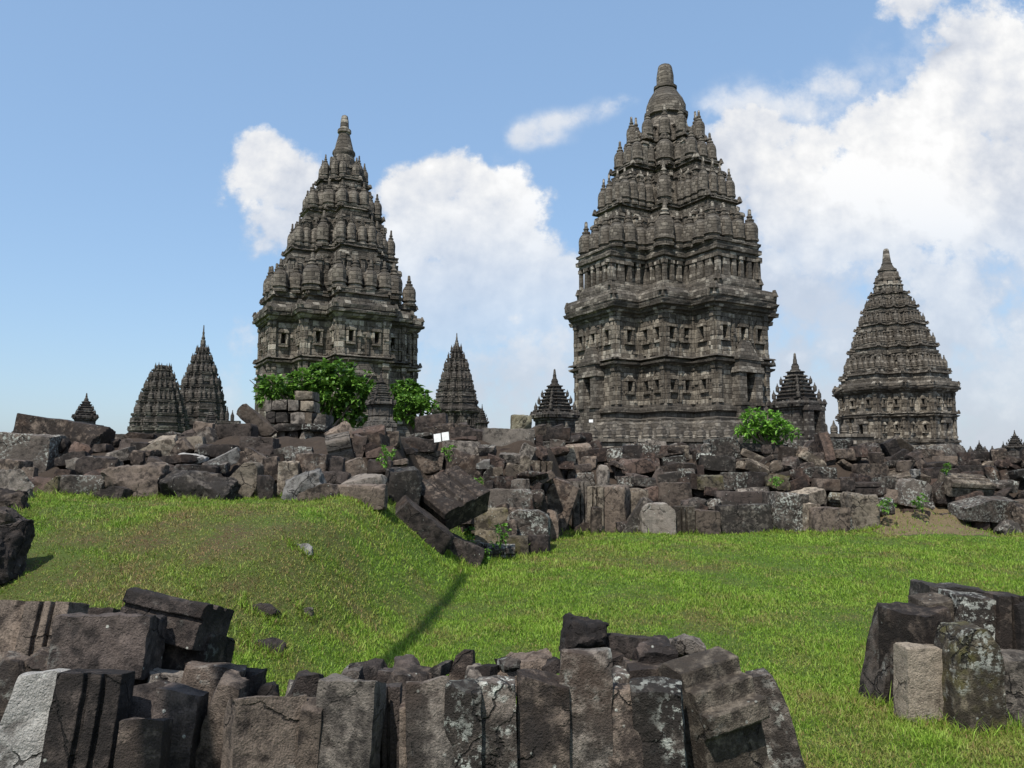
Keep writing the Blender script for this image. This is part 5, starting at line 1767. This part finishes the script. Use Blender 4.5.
for s in stones:
    if s['label']:
        continue
    y0, y1 = base_y(s['px']), top_y(s['px'])
    t = (y0 - s['py']) / max(10, y0 - y1)
    lev = 'at the foot' if t < .22 else 'low down' if t < .45 else 'midway up' if t < .68 else 'near the top' if t < .92 else 'on the crest'
    area = s['w'] * s['h']
    size = 'small' if area < 260 else 'mid-sized' if area < 600 else 'large'
    tilt = 'tilted ' if abs(s['roll']) > 14 else ''
    z = [z for a, b, z in ZN if a <= s['px'] < b][0]
    key = f"{size} {tilt}{TONE[s['mat']]} {SHAPE[s['kind']]} {lev}, {z}"
    auto.setdefault(key, []).append(s)
for key, lst in auto.items():
    lst.sort(key=lambda s: s['px'])
    for i, s in enumerate(lst):
        if len(lst) == 1:
            s['label'] = key
        elif len(lst) == 2:
            s['label'] = ('left ' if i == 0 else 'right ') + key
        else:
            s['label'] = ORD[i] + ' ' + key
GRP = {'wall': 'fallen temple stones heaped in the long rubble wall', 'front': 'stones of the foreground row', 'cluster': 'stones of the cluster on the right lawn', 'mound': 'stones half buried in the mound'}
for s in stones:
    k = s['kind']
    cat = 'boulder' if k == 'boulder' else 'stone slab' if k in ('slab', 'grooved', 'round') else 'stone beam' if k == 'beam' else 'stone block'
    setp(s['o'], s['label'], cat, GRP[s['zone']])
from collections import Counter
print('stones', len(stones), 'fill', nfill, Counter(s['o']['category'] for s in stones))

# ---------------------------------------------------------------- masonry pier


def build_pier():
    D = 13.6
    rng = random.Random(4)
    c = at(300, 440, D)
    root = empty('masonry_pier', (c.x, D, 0))
    setp(root, 'broken masonry pier of squared grey blocks standing in front of the large bush', 'masonry pier')

    def blk(px, py, w, h, mat, fwd=0.0, dep=0.7):
        p = at(px, py, D)
        me = stone_mesh('block', w * D / FOC * 0.99, dep, h * D / FOC * 0.98, int(px * 13 + py), w * 1.3)
        o = mesh_obj('block', me, STONE[mat], root)
        o.location = (p.x - c.x, dep / 2 - fwd, p.z)
        o.rotation_euler = (0, R(rng.uniform(-1.5, 1.5)), R(rng.uniform(-2, 2)))
    for (px, py, w, h, mat) in [(303, 395, 19, 10, 'tan'), (279, 405, 16, 11, 'grey'), (293, 405, 11, 11, 'grey'), (306, 406, 14, 11, 'tan'), (268, 406, 6, 12, 'grey'),
                                (270, 417, 10, 12, 'grey'), (282, 417, 13, 11, 'grey'), (297, 418, 16, 12, 'grey'), (305.5, 418, 12, 12, 'tan'), (320, 420, 13, 12, 'grey')]:
        blk(px, py, w, h, mat, 0, .6)
    blk(288, 427.5, 32, 8, 'grey', .12, .8)
    blk(315, 428, 24, 8, 'lichen', .14, .8)
    for (px, py, w, h, mat) in [(281, 438, 10, 14, 'grey'), (292, 438, 12, 15, 'brown'), (306, 438, 16, 14, 'grey'), (322, 438, 16, 14, 'brown'),
                                (283, 452, 14, 13, 'brown'), (300, 453, 18, 14, 'grey'), (320, 452, 22, 13, 'brown'), (300, 466, 50, 14, 'brown')]:
        blk(px, py, w, h, mat, .02, .7)


build_pier()

# ---------------------------------------------------------------- white notices
for (px, py, w, h, roll, lab, D) in [(437.5, 438, 7, 8.5, -8, 'white blank notice propped on a brown block, left of the pair', 13.2),
                                     (445.5, 436.5, 7, 8.5, -8, 'white blank notice propped on a brown block, right of the pair', 13.2),
                                     (591, 421, 4, 3, 0, 'tiny white plate at the left portal of the tallest temple', 66)]:
    bm = bmesh.new()
    box(bm, (0, 0, 0), (w * D / FOC, 0.02, h * D / FOC))
    o = mesh_obj('notice_board', bm, WHITE)
    o.location = at(px, py, D)
    o.rotation_euler = (R(-12), R(roll), R(-5))
    setp(o, lab, 'notice')

# ---------------------------------------------------------------- foliage


def leaves_mesh(name, blobs, n, size, rng, long=1.8, droop=0.2):
    """many small folded leaves gathered in sprays inside the given ellipsoids"""
    V, F, T = [], [], []
    tot = sum(b[3] * b[4] * b[5] for b in blobs)
    for (cx, cy, cz, rx, ry, rz_) in blobs:
        cnt = int(n * rx * ry * rz_ / tot)
        nsp = max(3, cnt // 9)
        for s in range(nsp):
            d = Vector((rng.gauss(0, 1), rng.gauss(0, 1), rng.gauss(0, 1))).normalized()
            r = rng.uniform(0.45, 1.0) ** 0.6 * (1 + 0.75 * noise.noise(d * 1.7 + Vector((cx, cy, cz))))
            q = Vector((cx + d.x * rx * r, cy + d.y * ry * r, cz + d.z * rz_ * r))
            tint = rng.uniform(0, 1)
            axis = (d + Vector((0, 0, .5))).normalized()
            for k in range(9):
                a = Vector((rng.gauss(0, 1), rng.gauss(0, 1), rng.gauss(0, .6))).normalized()
                dirv = (a + axis * .7).normalized()
                side = dirv.cross(Vector((rng.gauss(0, .4), rng.gauss(0, .4), 1))).normalized()
                up = side.cross(dirv).normalized()
                l = size * rng.uniform(.7, 1.25)
                w = l / long
                p0 = q + dirv * l * .1
                i = len(V)
                V += [p0, p0 + dirv * l * .5 + side * w * .5 + up * w * .12, p0 + dirv * l + Vector((0, 0, -droop * l)), p0 + dirv * l * .5 - side * w * .5 + up * w * .12, p0 + dirv * l * .5]
                F += [(i, i + 1, i + 4), (i + 1, i + 2, i + 4), (i + 2, i + 3, i + 4), (i + 3, i, i + 4)]
                T += [min(1, max(0, tint + rng.uniform(-.2, .2)))] * 5
    me = bpy.data.meshes.new(name)
    me.from_pydata([tuple(v) for v in V], [], F)
    a = me.attributes.new('tint', 'FLOAT', 'POINT')
    a.data.foreach_set('value', T)
    return me


def limb(bm, pts, r0, r1, n=7):
    rings = []
    for i, p in enumerate(pts):
        t = i / (len(pts) - 1)
        r = r0 + (r1 - r0) * t
        d = (pts[min(i + 1, len(pts) - 1)] - pts[max(i - 1, 0)]).normalized()
        s = d.orthogonal().normalized()
        u = d.cross(s)
        rings.append([bm.verts.new(p + s * r * math.cos(2 * PI * k / n) + u * r * math.sin(2 * PI * k / n)) for k in range(n)])
    for A, Bq in zip(rings[:-1], rings[1:]):
        for k in range(n):
            bm.faces.new((A[k], A[(k + 1) % n], Bq[(k + 1) % n], Bq[k]))
    bm.faces.new(rings[0][::-1])
    bm.faces.new(rings[-1])


def bush(name, D, blobs_px, n, size, mat, label, cat, seed, ground, depth=0.9, long=1.8):
    rng = random.Random(seed)
    cx = sum(b[0] for b in blobs_px) / len(blobs_px)
    cy = max(b[1] for b in blobs_px)
    c = at(cx, cy, D)
    root = empty(name, (c.x, D, ground))
    setp(root, label, cat)
    bl = []
    bm = bmesh.new()
    base = Vector((0, 0, 0))
    fork = Vector((0, 0, max(.15, (c.z - ground) * .55)))
    limb(bm, [base, fork * .5 + Vector((.03, 0, 0)), fork], .05 * D / 14 + .01, .035 * D / 14)
    for (px, py, rx, ry) in blobs_px:
        p = at(px, py, D)
        q = Vector((p.x - c.x, rng.uniform(-.35, .35) * depth, p.z - ground))
        bl.append((q.x, q.y, q.z, rx * D / FOC, max(rx, ry) * D / FOC * depth, ry * D / FOC))
        mid = (fork + q) / 2 + Vector((0, 0, -.05))
        limb(bm, [fork, mid, q, q + (q - mid) * .5], .025 * D / 14, .008)
    mesh_obj('trunk', bm, BARK, root)
    me = leaves_mesh('foliage', bl, n, size, rng, long)
    o = mesh_obj('crown', me, mat, root)
    return root


bush('leafy_tree', 19, [(278, 388, 16, 11), (300, 382, 18, 14), (322, 378, 18, 16), (345, 376, 16, 13), (335, 394, 20, 16), (358, 394, 16, 16), (308, 398, 18, 12), (345, 412, 18, 14), (366, 388, 9, 9), (268, 394, 12, 8), (325, 415, 14, 10)],
     7000, .145, LEAF_DARK, 'large dark green leafy bush in front of the second tallest temple', 'bush', 1, 1.6)
bush('leafy_tree', 19.5, [(404, 388, 12, 10), (414, 398, 14, 12), (408, 410, 12, 12), (424, 405, 11, 8), (432, 408, 7, 4), (398, 402, 9, 14)],
     2700, .14, LEAF_DARK, 'smaller dark green bush right of the stepped shrine', 'bush', 2, 1.6)
bush('leafy_shrub', 17.9, [(750, 417, 11, 6), (768, 418, 12, 5), (778, 427, 14, 6), (756, 430, 17, 6), (780, 436, 12, 5), (741, 428, 9, 5), (788, 433, 7, 4), (765, 437, 18, 4)],
     2000, .13, LEAF_BRIGHT, 'bright light green shrub on the rubble below the doorway shrine', 'shrub', 3, 1.9, long=2.4)
for i, (px, py, r, lab) in enumerate([(387, 455, 8, 'small bright weed on the rubble below the stepped shrine'), (449, 452, 6, 'small weed just below the white notices'),
                                      (478, 482, 5, 'little weed behind the largest tilted moulded block'), (437, 517, 6, 'weed growing beside the largest tilted moulded block'),
                                      (469, 534, 6, 'weed in the dark gap left of the ochre mossy block'), (500, 535, 9, 'leafy weed in front of the spur wall blocks'),
                                      (484, 556, 6, 'weed at the lawn edge left of the spur foot'), (946, 468, 5, 'weed on top of the rubble under the right temple'),
                                      (776, 480, 5, 'weed between stones below the bright shrub'), (888, 505, 6, 'weed on the soil patch left of the lichen-white stone'),
                                      (922, 503, 7, 'weed on the soil patch right of the lichen-white stone')]):
    D = pile_D(px, py) - 0.75
    p = at(px, py, D)
    rng = random.Random(50 + i)
    rr = r * D / FOC
    root = empty('weed', (p.x, p.y, p.z - rr))
    me = leaves_mesh('leaves', [(0, 0, rr, rr, rr, rr)], 130, rr * .55, rng, 2.0)
    mesh_obj('leaves', me, LEAF_WEED, root)
    bm = bmesh.new()
    for k in range(5):
        q = Vector((rng.uniform(-1, 1) * rr * .7, rng.uniform(-1, 1) * rr * .7, rr * rng.uniform(1, 1.7)))
        limb(bm, [Vector((0, 0, -.06)), q * .5, q], .006, .003, 5)
    mesh_obj('stem', bm, LEAF_WEED, root)
    setp(root, lab, 'weed', 'weeds growing among the stones')

# ---------------------------------------------------------------- unseen trunk shape, added and tilted to cast the dark streak on the lawn


def add_shadow_caster():
    s1 = Vector((-0.62, 10.5, 0.25))
    T = s1 + SUN_DIR * 12.5
    # foot on the shadow's own line, behind the viewer
    s0 = Vector((-1.16, 5.2, 0.15))
    d = (s1 - s0).normalized()
    foot = s0 - d * 8.5
    foot.z = 0
    bm = bmesh.new()
    pts = [foot + (T - foot) * t for t in (0, .25, .5, .75, 1)]
    limb(bm, pts, .105, .065, 12)
    o = mesh_obj('shadow_caster', bm, BARK)
    setp(o, 'unseen leaning trunk shape added to cast the shadow across the lawn', 'tree trunk')


add_shadow_caster()


# ---------------------------------------------------------------- longer grass where stones meet the lawn
def foot_grass():
    rng = np.random.default_rng(9)
    xs, ys = [], []
    for s in stones:
        o = s['o']
        big = s['zone'] in ('cluster', 'mound') or (s['zone'] == 'wall' and s['py'] + s['h'] / 2 > base_y(s['px']) - 12) or (s['zone'] == 'front' and s['px'] > 740)
        if not big:
            continue
        bb = [o.matrix_basis @ Vector(b) for b in o.bound_box]
        zg = gz(o.location.x, o.location.y - .1)
        if min(b.z for b in bb) > zg + .15:
            continue
        x0, x1 = min(b.x for b in bb), max(b.x for b in bb)
        y0, y1 = min(b.y for b in bb), max(b.y for b in bb)
        k = int(min(1600, 700 * (x1 - x0 + .2) * 4 / max(4, s['D']) * 1.6))
        # front, left and right rims
        fx = rng.uniform(x0 - .03, x1 + .03, k)
        xs.append(fx)
        ys.append(y0 + np.abs(rng.normal(0, .05, k)) * -1 + .03)
        for xe, sg in ((x0, -1), (x1, 1)):
            k2 = k // 4
            xs.append(xe + sg * np.abs(rng.normal(0, .04, k2)))
            ys.append(rng.uniform(y0, y1, k2))
    X, Y = np.concatenate(xs), np.concatenate(ys)
    lz, z = lawn_z(X, Y), ground_z(X, Y)
    keep = (z - lz < .1) & (np.abs(X / Y) < .8)
    X, Y, z = X[keep], Y[keep], z[keep]
    tone = np.clip(rng.normal(.15, .2, len(X)), 0, .8)
    blades('long_grass', X, Y, z, tone, rng, 'longer grass tufts growing against the feet of the stones', 1.7)


bpy.context.view_layer.update()
foot_grass()
